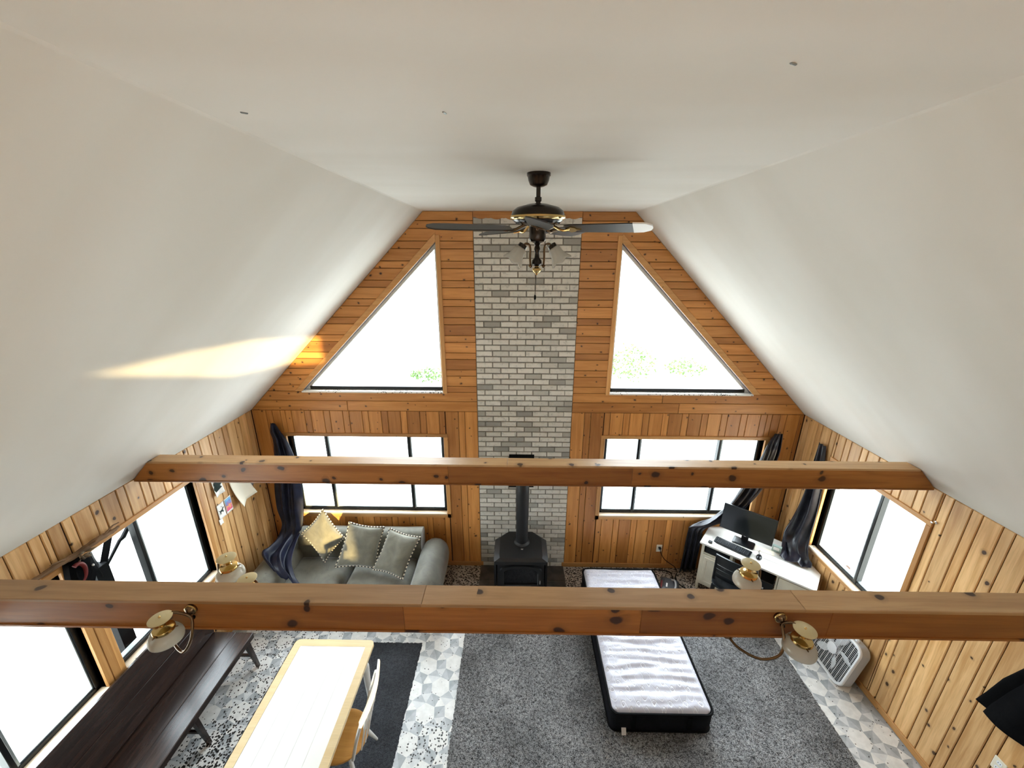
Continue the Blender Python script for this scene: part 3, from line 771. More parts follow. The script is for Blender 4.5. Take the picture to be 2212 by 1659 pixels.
    MB(M.Translation((-.012, 2.573, 4.115))).lathe([(.003, .022), (.006, .018), (.007, 0), (.004, -.008)], 10).build('pull_knob', 'black', ch)
fan()

# brass lamps that straddle the near beam ------------------------------
def lamp(t, p, arm, scale=1.):
    """p: centre of the top disc"""
    p = V(p); F = M.Translation(p) @ M.Scale(scale, 4)
    cup = MB(F).lathe([(.010, -.004), (.009, -.030), (.016, -.036), (.013, -.048), (.020, -.056), (.040, -.060), (.047, -.062), (.049, -.066), (.049, -.082), (.044, -.084)], 24).build('shade_holder', 'brass', t)
    d = MB(F).lathe([(.051, -.003), (.052, 0), (.046, .0035), (.012, .006)], 32).build('top_disc', 'cream_disc', cup)
    MB(F).lathe([(.004, .005), (.006, .010), (.004, .015), (.001, .017)], 10).build('finial', 'brass', cup)
    for k in range(3):
        a = k*2*PI/3+.4
        MB(F).tube([(.045*math.cos(a), .045*math.sin(a), -.074), (.060*math.cos(a), .060*math.sin(a), -.074)], .0035, 6).build('thumb_screw', 'antique', cup)
    pr = [(.042, -.076), (.050, -.080), (.064, -.092), (.073, -.110), (.076, -.128), (.074, -.140)]
    solid(MB(F).lathe(pr, 32, cap=False).build('glass_shade', 'frost', cup), .003)
    MB().tube(cr([V(q) for q in arm], 6), .0072, 10).build('arm', 'antique', t)
def chandelier(hub, lamps, label):
    t = thing('beam_lamp', label, 'lamp', hub, 'brass lamps on the near beam')
    F = M.Translation(hub)
    MB(F).lathe([(.05, .125), (.05, .118), (.030, .112), (.024, .10), (.034, .09), (.036, .078), (.024, .066), (.010, .060), (.003, .056)], 20).build('hub', 'antique', t)
    for p, arm in lamps: lamp(t, p, arm)
    return t
def rosette(t, c):
    F = FR(c, (1, 0, 0), (0, -1, 0))
    o = MB(F).lathe([(.030, 0), (.030, .006), (.024, .010), (.026, .016), (.020, .024), (.010, .030), (.002, .032)], 24).build('rosette', 'antique', t)
    MB(F).loft([[((.027+.005*math.cos(b))*math.cos(2*PI*q/28), (.027+.005*math.cos(b))*math.sin(2*PI*q/28), .012+.005*math.sin(b)) for q in range(28)] for b in [k*2*PI/8 for k in range(8)]], False, False, True, ring=True).build('rosette_ring', 'brass', o)
    MB(F).sphere((.012, -.040, .022), .012, sq=(1, 1, 1)).build('switch_knob', 'black', o)
    return o
hl = (-2.03, 1.71, 2.29)
t = chandelier(hl, [
    ((-1.935, 1.545, 2.607), [(-2.03, 1.70, 2.37), (-1.99, 1.62, 2.36), (-1.88, 1.55, 2.37), (-1.832, 1.565, 2.44), (-1.835, 1.605, 2.525), (-1.858, 1.610, 2.560), (-1.905, 1.585, 2.603), (-1.928, 1.555, 2.588)]),
    ((-1.875, 1.955, 2.625), [(-2.03, 1.72, 2.37), (-2.08, 1.85, 2.33), (-2.02, 1.94, 2.36), (-1.97, 1.97, 2.48), (-1.94, 1.965, 2.585), (-1.90, 1.958, 2.60), (-1.882, 1.956, 2.585)]),
    ((-1.70, 1.86, 2.56), [(-2.03, 1.71, 2.37), (-1.90, 1.80, 2.31), (-1.75, 1.86, 2.30), (-1.66, 1.87, 2.40), (-1.65, 1.865, 2.52), (-1.67, 1.862, 2.55), (-1.69, 1.86, 2.54)])],
    'brass lamp with three frosted shades straddling the near beam at the left')
rosette(t, (-1.858, 1.646, 2.566))
hr = (1.06, 1.71, 2.29)
t = chandelier(hr, [
    ((1.335, 1.545, 2.595), [(1.06, 1.70, 2.37), (1.10, 1.64, 2.345), (1.17, 1.57, 2.36), (1.245, 1.55, 2.41), (1.272, 1.57, 2.48), (1.274, 1.612, 2.55), (1.30, 1.585, 2.592), (1.325, 1.555, 2.58)]),
    ((1.262, 1.925, 2.655), [(1.06, 1.72, 2.37), (1.15, 1.84, 2.33), (1.28, 1.93, 2.36), (1.345, 1.95, 2.47), (1.335, 1.94, 2.595), (1.30, 1.93, 2.632), (1.27, 1.926, 2.615)])],
    'brass lamp with two frosted shades straddling the near beam at the right')
rosette(t, (1.274, 1.646, 2.569))

# wood stove on its tiled hearth ---------------------------------------
def stove():
    h = thing('hearth_pad', 'dark tiled hearth pad on the floor under the wood stove', 'hearth', (-.02, 4.2, 0))
    MB().box((-.625, 3.885, 0), (.585, D-.012, .012)).build('bed', 'mortar', h)
    for i in range(4):
        for j in range(3):
            x, y = -.625+i*.3025, 3.885+j*.2953
            slab('tile', R4(x, x+.3025, y, y+.2953), .012, (0, 0, .018), (1, 0, 0), (0, 0, 1), 'tile', h, .003, .003)
    t = thing('wood_stove', 'black steel wood stove with arched glass door in front of the bricks', 'stove', (-.05, 4.3, .018))
    cx = -.05
    def F(y0): return M(((1, 0, 0, cx), (0, 0, -1, y0), (0, 1, 0, 0), (0, 0, 0, 1)))
    sh = [(-.31, .13), (.31, .13), (.31, .63), (.31, .66), (-.31, .66), (-.31, .63)]
    MB().box((cx-.30, 4.14, .11), (cx+.30, 4.60, .66), .012).build('firebox', 'stove', t)
    # lid with cut corners, overhanging the front
    lid = [[(-.335, 4.09), (.335, 4.09), (.345, 4.16), (.345, 4.50), (.20, 4.635), (-.20, 4.635), (-.345, 4.50), (-.345, 4.16)]]
    o = lid[0]; s = [(x*.80, 4.12+(y-4.09)*.93) for x, y in o]
    MB().loft([[(cx+x, y, .645) for x, y in o], [(cx+x, y, .690) for x, y in o], [(cx+x, y, .725) for x, y in s]], True, True, False).build('lid', 'stove', t)
    MB(M.Translation((cx+.015, 4.26, .725))).lathe([(.012, -.005), (.012, .012), (.016, .016), (.016, .022), (.004, .026)], 14).build('lid_knob', 'steel', t)
    for sx in (-1, 1):
        MB().box((cx+sx*.345, 4.18, .14), (cx+sx*.318, 4.56, .645), .008).build('side_shield', 'stove_dark', t)
        for y in (4.18, 4.55): MB().loft([[(cx+sx*.27+a*.03, y+b*.03, .018) for a, b in ((-1, -1), (1, -1), (1, 1), (-1, 1))], [(cx+sx*.26+a*.045, y+b*.045, .12) for a, b in ((-1, -1), (1, -1), (1, 1), (-1, 1))]], True, True, False).build('leg', 'stove', t)
    # arched door, glass and frame
    arch = lambda w, b, h, k=14: [(-w, b), (w, b)]+[(w*math.cos(PI*i/k)**1 if True else 0, h+.075*w/.26*math.sin(PI*i/k)) for i in range(k+1)]
    a1, a2 = arch(.265, .20, .535), arch(.215, .315, .515)
    ring = lambda a, n: [(x, z, n) for x, z in a]
    d = MB(F(4.135)).loft([ring(a1, .0), ring(a1, .035), ring(a2, .035), ring(a2, .012)], False, False, False).build('door', 'stove', t)
    MB(F(4.135)).loft([ring(a2, .010), ring(a2, .014)], True, True, False).build('door_glass', 'smoked', d)
    for z in (.225, .245, .265, .285): MB(F(4.10)).box((-.235, z, -.004), (.235, z+.010, .006), .002).build('air_slat', 'stove_dark', d)
    MB(F(4.135)).box((-.20, .305, .036), (.13, .309, .040)).build('door_bar', 'steel', d)
    MB(F(4.135)).box((.217, .32, .036), (.220, .50, .039)).build('door_bar', 'steel', d)
    MB().tube([(cx+.245, 4.10, .38), (cx+.245, 4.06, .38), (cx+.245, 4.055, .44)], .009, 8).build('door_handle', 'steel', d)
    MB().box((cx-.33, 3.98, .14), (cx+.33, 4.14, .165), .006).build('ash_shelf', 'stove', t)
    MB().sphere((cx-.305, 3.985, .18), .012).build('shelf_knob', 'steel', t)
    pc = (-.035, 4.42)
    MB(M.Translation((pc[0], pc[1], .72))).lathe([(.105, 0), (.105, .012), (.09, .02), (.082, .035)], 28).build('flue_collar', 'stove', t)
    p = MB().tube([(pc[0], pc[1], .73), (pc[0], pc[1], 1.28)], .079, 28).build('stove_pipe', 'stove', t)
    MB().tube([(pc[0], pc[1], 1.10), (pc[0], pc[1], 1.50), (pc[0], pc[1]+.02, 1.57), (pc[0], pc[1]+.07, 1.62), (pc[0], pc[1]+.14, 1.64), (pc[0], D-.01, 1.64)], .083, 28).build('pipe_elbow', 'stove', p)
    MB().box((pc[0]-.18, D-.022, 1.345), (pc[0]+.155, D-.009, 1.84), .003).build('wall_plate', 'black', p)
stove()

# mattress -----------------------------------------------------------
def mattress():
    x0, x1, y0, y1, h = .80, 1.765, 2.63, 4.45, .275
    t = thing('mattress', 'white quilted twin mattress with black border lying on the grey rug', 'mattress', ((x0+x1)/2, (y0+y1)/2, .02))
    cx, cy = (x0+x1)/2, (y0+y1)/2
    rr = rrect(x1-x0, y1-y0, .07, 6)
    L = lambda d, z: [(cx+x*(1+d*2/(x1-x0)), cy+y*(1+d*2/(y1-y0)), z) for x, y in rr]
    b = MB().loft([L(-.015, .026), L(0, .038), L(.004, .10), L(.006, .16), L(.004, .22), L(0, h-.02), L(-.01, h-.012)], True, True, True).build('border', 'mattress_side', t)
    for x in (cx-.27, cx+.26):
        MB().box((x-.022, y0-.012, .075), (x+.022, y0-.002, .235), .003).build('handle', 'black', b)
    for z in (.040, h-.012):
        P = [V((cx+x*1.006, cy+y*1.004, z)) for x, y in rr]; P.append(P[0])
        MB().tube(P, .011, 8, cap=False).build('piping', 'black', t)
    MB(FR((.925, y0-.012, .075), (1, 0, 0), (.0, -.8, .5))).box((-.022, -.05, -.001), (.022, .012, .001)).build('care_tag', 'paper', t)
    rnd = random.Random(5)
    def top(u, v):
        # rounded outline, waves across the width
        x = x0+.012+(x1-x0-.024)*u; y = y0+.012+(y1-y0-.024)*v
        e = min(u*(x1-x0), (1-u)*(x1-x0), v*(y1-y0), (1-v)*(y1-y0))
        f = min(1, e/.06); edge = 1-(1-f)**2
        w = math.sin(2*PI*y/.105+3.2*nz(x*2.1, y*2.6, 3))*.014*(.75+.9*nz(x*3, y*5, 8))+nz(x*3, y*20, 1)*.020+nz(x*9, y*40, 7)*.006
        q = .004*abs(math.sin(x*16+1.2*math.sin(y*17)))
        z = h-.012+.030*edge+(w*(.35+.65*min(1, v*1.6)) + q)*edge
        # keep the corners round
        dx = max(0, abs(x-cx)-((x1-x0)/2-.075)); dy = max(0, abs(y-cy)-((y1-y0)/2-.075)); r = math.hypot(dx, dy)
        if r > .063:
            k = .063/r; x = cx+math.copysign((x1-x0)/2-.075+dx*k, x-cx) if dx else x; y = cy+math.copysign((y1-y0)/2-.075+dy*k, y-cy) if dy else y
        return (x, y, z)
    MB().grid(top, 80, 190).build('quilted_top', 'quilt', t)
mattress()

# rugs ---------------------------------------------------------------
def pile(name, label, x0, x1, y0, y1, h, step, matn, jag):
    nx, ny = int((x1-x0)/step), int((y1-y0)/step); r = random.Random(9)
    vs = []; 
    for j in range(ny+1):
        for i in range(nx+1):
            e = i in (0, nx) or j in (0, ny)
            x = x0+(x1-x0)*i/nx; y = y0+(y1-y0)*j/ny
            vs.append((x+r.uniform(-jag, jag), y+r.uniform(-jag, jag), .001 if e else h*(.55+.45*r.random())))
    fs = [(j*(nx+1)+i, j*(nx+1)+i+1, (j+1)*(nx+1)+i+1, (j+1)*(nx+1)+i) for j in range(ny) for i in range(nx)]
    mb = MB(); mb.add(vs, fs, True); o = mb.build(name, matn); o.data.set_sharp_from_angle(angle=PI)
    return tag(o, label, 'rug')
pile('shag_rug', 'large salt and pepper grey shag rug under the mattress', -.725, 3.0, 1.35, 3.86, .020, .016, 'carpet', .005)
pile('flat_mat', 'charcoal woven mat under the dining table and chair', -2.725, -1.21, 1.3, 3.53, .009, .015, 'mat', .005)

# dining table -------------------------------------------------------
def table():
    x0, x1, y0, y1, h = -2.27, -1.505, 1.38, 2.945, .75
    t = thing('dining_table', 'white topped dining table with pale maple rim on the charcoal mat', 'table', ((x0+x1)/2, (y0+y1)/2, .01))
    cx, cy = (x0+x1)/2, (y0+y1)/2
    o = rrect(x1-x0, y1-y0, .045, 6); i_ = rrect(x1-x0-.13, y1-y0-.13, .012, 6)
    L = lambda a, z, k=0: [(cx+x+(math.copysign(k, x)), cy+y+math.copysign(k, y), z) for x, y in a]
    MB().loft([L(i_, h-.030), L(o, h-.030, -.004), L(o, h-.026), L(o, h-.004), L(o, h, -.004), L(i_, h), L(i_, h-.010)], False, False, False, ring=True).build('table_rim', 'maple', t)
    n = 5; w = (x1-x0-.13)/n
    for k in range(n):
        a = x0+.065+k*w
        slab('table_board', R4(a, a+w, y0+.065, y1-.065), .02, (0, 0, h-.0015), (1, 0, 0), (0, 0, 1), 'table_white', t, .0015, .0005)
    for s in ((1, 0), (-1, 0), (0, 1), (0, -1)):
        if s[0]: MB().box((cx+s[0]*((x1-x0)/2-.06), y0+.08, h-.12), (cx+s[0]*((x1-x0)/2-.08), y1-.08, h-.03)).build('apron', 'maple', t)
        else: MB().box((x0+.08, cy+s[1]*((y1-y0)/2-.06), h-.12), (x1-.08, cy+s[1]*((y1-y0)/2-.08), h-.03)).build('apron', 'maple', t)
    for sx in (-1, 1):
        for sy in (-1, 1):
            F = M.Translation((cx+sx*((x1-x0)/2-.085), cy+sy*((y1-y0)/2-.085), 0))
            MB(F).lathe([(.022, .0105), (.026, .04), (.020, .06), (.030, .30), (.036, .52), (.024, .55), (.034, .57), (.040, .60), (.040, .72)], 16).build('leg', 'white_paint', t)
table()

# dining chair -------------------------------------------------------
def chair():
    t = thing('dining_chair', 'white spindle-back chair with honey wood seat pushed in at the table', 'chair', (-1.60, 2.31, .01))
    c = V((-1.60, 2.31, 0)); n = 32; H = .45
    def outline(k):
        a = 2*PI*k/n; x = .225*math.cos(a); y = .215*math.sin(a)
        if x < 0: y *= 1-.12*(x/.225)**2; x *= .95
        return x, y
    def L(s, z): return [tuple(c+V((outline(k)[0]*s, outline(k)[1]*s, z))) for k in range(n)]
    MB().loft([L(.90, H-.032), L(.98, H-.022), L(1, H-.010), L(.985, H-.002), L(.93, H+.001), L(.80, H-.006), L(.5, H-.012), L(.15, H-.010)], True, True, True).build('seat', 'honey_seat', t)
    # back: two posts, crest, three arrow spindles; it leans towards +x
    bp, tp = [V((-1.435, 2.135, H-.005)), V((-1.455, 2.485, H-.005))], [V((-1.315, 2.165, .90)), V((-1.335, 2.535, .90))]
    for b, p in zip(bp, tp): MB().tube(cr([b, b.lerp(p, .5)+V((-.008, 0, 0)), p], 5), [.013]*5+[.015]*6, 10).build('back_post', 'white_paint', t)
    crest = []
    for k in range(13):
        u = k/12; y = 2.10+(2.60-2.10)*u; x = -1.312-.02*u+.035*math.sin(PI*u); hz = .045+.014*math.sin(PI*u)
        crest.append([(x-.009, y, .885), (x+.009, y, .885), (x+.015, y, .885+hz), (x+.012, y, .89+hz*1.5), (x-.004, y, .89+hz*1.5)])
    MB().loft(crest, True, True, True).build('crest_rail', 'white_paint', t)
    for k, (y, x) in enumerate(((2.205, -1.392), (2.262, -1.380), (2.325, -1.378), (2.39, -1.392))):
        b = V((x, y, H-.005)); p = V((-1.302, 2.235+.075*k, .90)); m = b.lerp(p, .55)
        MB().tube([b, b.lerp(p, .3), b.lerp(p, .5), m, b.lerp(p, .62), b.lerp(p, .78), p], [.006, .007, .009, .015, .012, .007, .006], 8).build('spindle', 'white_paint', t)
    F = [((-1.70, 2.20), (-1.80, 2.12)), ((-1.70, 2.42), (-1.80, 2.50)), ((-1.50, 2.20), (-1.42, 2.11)), ((-1.50, 2.42), (-1.415, 2.53))]
    for a, b in F: MB().tube([(*a, H-.02), (a[0]*.5+b[0]*.5, a[1]*.5+b[1]*.5, .22), (*b, .022)], [.016, .020, .012], 10).build('leg', 'white_paint', t)
    for i, j in ((0, 2), (1, 3)):
        p, q = V((F[i][0][0]*.45+F[i][1][0]*.55, F[i][0][1]*.45+F[i][1][1]*.55, .2)), V((F[j][0][0]*.45+F[j][1][0]*.55, F[j][0][1]*.45+F[j][1][1]*.55, .2))
        MB().tube([p, q], .009, 8).build('stretcher', 'white_paint', t)
chair()

# bench --------------------------------------------------------------
def bench():
    y0, y1 = 1.45, 3.265
    t = thing('bench', 'long dark-stained bench with high back under the left windows', 'bench', (-3.2, (y0+y1)/2, 0))
    # seat of two boards with a raised front lip
    plank('seat_board', (-3.29, y0, .45), (-3.29, y1, .45), .26, .03, (0, 0, 1), 'walnut', t, .004)
    plank('seat_board', (-3.065, y0, .45), (-3.065, y1, .45), .19, .03, (0, 0, 1), 'walnut', t, .006)
    plank('front_rail', (-2.972, y0, .412), (-2.972, y1, .412), .065, .022, (1, 0, 0), 'walnut', t, .003)
    plank('end_board', (-3.38, y1, .415), (-2.985, y1, .415), .06, .02, (0, 1, 0), 'walnut', t, .003)
    # leaning back
    p = lambda f: (-3.392-.095*f, .455+.475*f); zd = (.475, 0, .095)
    for k in range(2):
        a, b = p(k*.5+.005), p(k*.5+.495); m = ((a[0]+b[0])/2, (a[1]+b[1])/2)
        plank('back_board', (m[0], y0, m[1]), (m[0], y1, m[1]), math.hypot(a[0]-b[0], a[1]-b[1]), .022, zd, 'walnut', t, .003)
    for y in (3.19, 2.45, 1.65):
        for x, dx in ((-3.02, .045), (-3.33, -.03)):
            w = .024
            MB().loft([[(x+a*w, y+b*w, .42) for a, b in ((-1, -1), (1, -1), (1, 1), (-1, 1))], [(x+dx+a*w*.6, y+.035+b*w*.6, .0) for a, b in ((-1, -1), (1, -1), (1, 1), (-1, 1))]], True, True, False).build('leg', 'walnut', t)
        MB().box((-3.33, y+.006, .17), (-3.0, y+.030, .20), .003).build('stretcher', 'walnut', t)
    for y in (3.19, 1.65): plank('back_post', (-3.405, y, .41), (-3.50, y, .90), .05, .02, (.475, 0, .095), 'walnut', t, .003)
bench()

# sofa ---------------------------------------------------------------
def sofa():
    t = thing('sofa', 'sage grey velvet sofa with rolled arms under the left gable window', 'sofa', (-2.25, 4.2, 0))
    def cush(x0, x1, y0, y1, z0, z1, r, amp, name, seed, nu=20, nv=14, parent=t):
        def f(u, v):
            x = x0+(x1-x0)*u; y = y0+(y1-y0)*v; e = min(min(u, 1-u)*(x1-x0), min(v, 1-v)*(y1-y0)); k = min(1, e/r); k = 1-(1-k)**2
            return (x, y, z0+(z1-z0)*k**.5*.75+(z1-z0)*.25*(math.sin(PI*u)*math.sin(PI*v))**.5 + amp*nz(x*5, y*5, seed)*k)
        mb = MB().grid(f, nu, nv)
        mb.grid(lambda u, v: (x0+(x1-x0)*u, y0+(y1-y0)*v, z0), nu, nv)
        return mb.build(name, 'sofa', parent, weld=.0005, ang=180)
    MB().box((-3.42, 3.80, .06), (-1.14, 4.66, .30), .03).build('base', 'sofa', t)
    for x in (-3.38, -1.18):
        for y in (3.84, 4.6): MB().box((x-.03, y-.03, 0), (x+.03, y+.03, .07)).build('foot', 'black', t)
    cush(-3.10, -2.305, 3.74, 4.50, .28, .445, .09, .012, 'seat_cushion', 1)
    cush(-2.295, -1.42, 3.74, 4.50, .28, .445, .09, .012, 'seat_cushion', 2)
    # back, low, with a flat top edge
    def back():
        pr = [(4.46, .30), (4.46, .62), (4.49, .72), (4.54, .765), (4.62, .770), (4.68, .745), (4.70, .68), (4.70, .30)]
        n = 24; loops = []
        for i in range(n+1):
            x = -3.08+(1.68)*i/n; loops.append([(x, y+.012*nz(x*3, y, z*3), z+.008*nz(x*4, z, 5)) for y, z in pr])
        return MB().loft(loops, True, True, True).build('backrest', 'sofa', t, ang=60)
    back()
    for cx, w in ((-3.26, .235), (-1.245, .195)):
        n = 16; loops = []
        for i in range(n+1):
            v = i/n; y = 3.76+.93*v; pinch = 1-.10*abs(2*v-1)**6; lo = []
            for k in range(20):
                a = 2*PI*k/20; rx = w*math.cos(a); z = .36+.255*math.sin(a) if math.sin(a) > 0 else .36+.30*math.sin(a)
                lo.append((cx+math.copysign(abs(rx)**.85*w**.15, rx)*pinch, y, z*pinch+.006*nz(y*5, a, cx)))
            loops.append(lo)
        f = loops[0]; c0 = V((cx, 3.75, .36)); loops.insert(0, [tuple(c0.lerp(V(p)+V((0, -.008, 0)), .86)) for p in f])
        MB().loft(loops, True, True, True).build('arm', 'sofa', t, ang=70)
sofa()

def pillow(label, c, th, seed):
    """c: four corners in order, bottom-left, bottom-right, top-right, top-left as seen from the room"""
    c = [V(p) for p in c]; ctr = sum(c, V())/4
    t = thing('throw_pillow', label, 'pillow', ctr, 'throw pillows on the sofa')
    n0 = ((c[1]-c[0]).cross(c[3]-c[0])).normalized()
    def pt(u, v, s):
        # sides pulled in a little between the corners
        uu = .5+(u-.5)*(1-.09*math.sin(PI*v)); vv = .5+(v-.5)*(1-.09*math.sin(PI*u))
        p = (c[0]*(1-uu)*(1-vv)+c[1]*uu*(1-vv)+c[2]*uu*vv+c[3]*(1-uu)*vv)
        b = (16*u*(1-u)*v*(1-v))**.45
        w = .016*nz(p.x*7, p.y*7+seed, p.z*7)+.008*nz(p.x*16, p.z*16, seed)
        return p+n0*(s*th*b+w*(b if b < .9 else 1))
    N = 18
    mb = MB().grid(lambda u, v: pt(u, v, 1), N, N); mb.grid(lambda u, v: pt(u, v, -1), N, N)
    mb.build('cover', 'pillow', t, weld=.0008, ang=180)
    rim = [pt(i/24, 0, 0) for i in range(24)]+[pt(1, i/24, 0) for i in range(24)]+[pt(1-i/24, 1, 0) for i in range(24)]+[pt(0, 1-i/24, 0) for i in range(24)]
    mb = MB()
    for i in range(96): mb.tube([rim[i], rim[(i+1) % 96]], .009, 6, mi=i % 2)
    mb.build('rope_trim', ['rope_light', 'rope_dark'], t)
pillow('throw pillow standing on one corner beside the navy curtain', [(-3.00, 4.33, .50), (-2.58, 4.28, .47), (-2.40, 4.46, .82), (-2.72, 4.55, 1.10)], .095, 1) if False else None
pillow('throw pillow turned on its corner beside the navy curtain', [(-2.65, 4.28, .475), (-2.41, 4.42, .76), (-2.69, 4.52, 1.13), (-2.99, 4.44, .80)], .085, 1)
pillow('middle throw pillow leaning on the sofa back', [(-2.46, 4.17, .50), (-1.93, 4.17, .49), (-1.86, 4.43, .93), (-2.32, 4.43, 1.00)], .085, 2)
pillow('throw pillow slumped against the right sofa arm', [(-1.96, 4.14, .50), (-1.53, 3.98, .50), (-1.37, 4.36, .83), (-1.79, 4.43, .915)], .085, 3)

# curtains -----------------------------------------------------------
def curtain(label, rows, mat, nf, amp, group='gathered dark curtains', nu=56, sub=7, seed=0, parts=()):
    """rows: (centre, half-width vector, fold direction*strength)"""
    t = thing('curtain', label, 'curtain', rows[0][0], group)
    def strip(rows, nf, amp, nm, seed, nu=nu):
        Cc = cr([r[0] for r in rows], sub); Wd = cr([r[1] for r in rows], sub); Nn = cr([r[2] for r in rows], sub)
        m = len(Cc)-1
        def f(u, v):
            i = min(m, int(round(v*m))); c, w, n = Cc[i], Wd[i], Nn[i]
            s = 2*u-1; ph = nf*PI*u*2+seed+1.6*nz(v*2.5, u*2, seed)
            return c+w*s+n*(amp*(math.sin(ph)*.7+.3*math.sin(ph*1.9+v*5)))+w*(.05*nz(u*4, v*5, seed+9))
        return solid(MB().grid(f, nu, m).build(nm, mat, t, ang=180), .004)
    strip(rows, nf, amp, 'cloth', seed)
    for q in parts: strip(q[0], q[1], q[2], 'cloth', q[3])
    return t
Y_ = (0, 1, 0)
curtain('navy curtain hanging in the left corner and trailing onto the sofa', [
    ((-3.275, 4.715, 2.285), (.030, 0, 0), (0, .25, 0)), ((-3.25, 4.70, 2.16), (.075, 0, 0), (0, .5, 0)), ((-3.215, 4.70, 2.02), (.10, 0, 0), (0, .7, 0)),
    ((-3.20, 4.69, 1.70), (.15, 0, 0), (0, .9, 0)), ((-3.21, 4.66, 1.35), (.185, 0, 0), (0, 1, 0)), ((-3.21, 4.62, 1.05), (.18, 0, 0), (0, 1, .1)),
    ((-3.18, 4.56, .84), (.14, 0, 0), (0, .9, .4)), ((-3.19, 4.46, .73), (.13, .05, 0), (0, .6, .8)), ((-3.20, 4.30, .69), (.16, .05, 0), (.0, .2, 1)),
    ((-3.17, 4.14, .68), (.20, -.03, -.03), (0, .2, 1)), ((-3.08, 4.01, .63), (.22, -.06, -.06), (0, .3, 1)), ((-2.95, 3.93, .535), (.19, -.06, -.03), (0, .4, .8))],
    'navy', 1.9, .045, seed=1)
curtain('dark satin curtain sweeping behind the monitor from the gable window', [
    ((3.24, 4.715, 2.20), (.05, 0, .0), (0, .25, 0)), ((3.20, 4.70, 2.08), (.085, 0, .02), (0, .5, 0)), ((3.16, 4.69, 1.85), (.12, 0, .05), (0, .8, 0)),
    ((3.06, 4.68, 1.55), (.155, 0, .06), (0, 1, 0)), ((2.93, 4.67, 1.25), (.19, 0, .09), (0, 1, 0)), ((2.74, 4.67, 1.02), (.25, 0, .13), (0, 1, .2)),
    ((2.55, 4.68, .88), (.27, 0, .07), (0, .8, .3)), ((2.41, 4.722, .74), (.115, 0, .0), (0, .35, .1)), ((2.39, 4.72, .55), (.11, 0, 0), (0, .35, 0)),
    ((2.375, 4.705, .30), (.11, 0, 0), (0, .5, 0)), ((2.36, 4.69, .03), (.115, .0, 0), (0, .6, 0))], 'slate', 3.0, .050, seed=4)
curtain('dark satin curtain by the right window falling onto the desk', [
    ((3.525, 4.36, 2.235), (0, -.055, 0), (.25, 0, 0)), ((3.515, 4.335, 2.05), (0, -.07, 0), (.5, 0, 0)), ((3.505, 4.31, 1.75), (0, -.10, 0), (.8, 0, 0)),
    ((3.495, 4.30, 1.40), (0, -.14, 0), (.9, 0, 0)), ((3.48, 4.31, 1.10), (0, -.18, .02), (1, 0, 0)), ((3.45, 4.29, .92), (.02, -.19, .02), (.9, 0, .2)),
    ((3.41, 4.20, .825), (.06, -.16, 0), (.5, 0, .5)), ((3.37, 4.11, .80), (.11, -.12, 0), (.2, 0, .6)), ((3.31, 4.03, .785), (.13, -.10, 0), (.1, .1, .35))], 'slate', 2.2, .050, seed=7)

# desk in the corner -------------------------------------------------
DO = V((2.335, 4.437, 0)); DX = V((.77, -.64, 0)).normalized(); DY = V((.64, .77, 0)).normalized()
DF = M(((DX.x, DY.x, 0, DO.x), (DX.y, DY.y, 0, DO.y), (0, 0, 1, 0), (0, 0, 0, 1)))
DI = DF.inverted()
def desk():
    t = thing('corner_desk', 'white painted corner desk with two pedestals under the right windows', 'desk', (2.95, 4.25, 0))
    loc = lambda x, y: tuple((DI @ V((x, y, 0)))[:2])
    top = [(0, 0), (1.262, 0), loc(3.535, 3.885), loc(3.535, 4.35), loc(3.12, 4.755), loc(2.60, 4.755)]
    MB(DF).loft([[(*p, .722) for p in inset(top, .004)], [(*p, .727) for p in top], [(*p, .745) for p in top], [(*p, .75) for p in inset(top, .004)]], True, True, False).build('desk_top', 'white_paint', t)
    def carcass(u0, u1, v0, v1):
        MB(DF).box((u0, v0, .07), (u0+.02, v1, .722)).build('side_panel', 'cream_paint', t); MB(DF).box((u1-.02, v0, .07), (u1, v1, .722)).build('side_panel', 'cream_paint', t)
        MB(DF).box((u0, v1-.012, .07), (u1, v1, .722)).build('back_panel', 'cream_paint', t)
        for a in (u0, u1-.035): MB(DF).box((a, v0, 0), (a+.035, v0+.035, .08)).build('foot', 'cream_paint', t)
    carcass(.03, .40, .025, .30); carcass(.88, 1.225, .025, .26)
    # left: open slot above a panelled door
    for z in (.585, .09): MB(DF).box((.03, .022, z), (.40, .30, z+.018)).build('shelf', 'cream_paint', t)
    for a in (.03, .368): MB(DF).box((a, .012, .07), (a+.032, .028, .722)).build('stile', 'cream_paint', t)
    d = MB(DF).box((.064, .004, .112), (.366, .022, .582), .003).build('door', 'cream_paint', t)
    MB(DF).loft([[(*p, .004) for p in rrect(.26, .41, .004, 1, .215, .345)], [(*p, -.006) for p in rrect(.25, .40, .004, 1, .215, .345)], [(*p, -.006) for p in rrect(.20, .34, .004, 1, .215, .345)], [(*p, .001) for p in rrect(.185, .325, .004, 1, .215, .345)]], False, True, False, fr=M(((1, 0, 0, 0), (0, 0, 1, 0), (0, 1, 0, 0), (0, 0, 0, 1)))).build('door_panel', 'cream_paint', d)
    k = MB(DF @ FR((.335, .002, .47), (1, 0, 0), (0, -1, 0))).lathe([(.006, 0), (.006, .008), (.014, .014), (.012, .022), (.003, .025)], 12).build('door_knob', 'white_paint', d)
    # right: drawers
    for z0, z1 in ((.53, .71), (.32, .515), (.10, .305)):
        w = MB(DF).box((.905, .004, z0), (1.20, .022, z1), .004).build('drawer', 'cream_paint', t)
        MB(DF @ FR((1.052, .003, (z0+z1)/2), (1, 0, 0), (0, -1, 0))).lathe([(.006, 0), (.006, .010), (.016, .016), (.014, .025), (.003, .028)], 14).build('drawer_knob', 'white_paint', w)
desk()
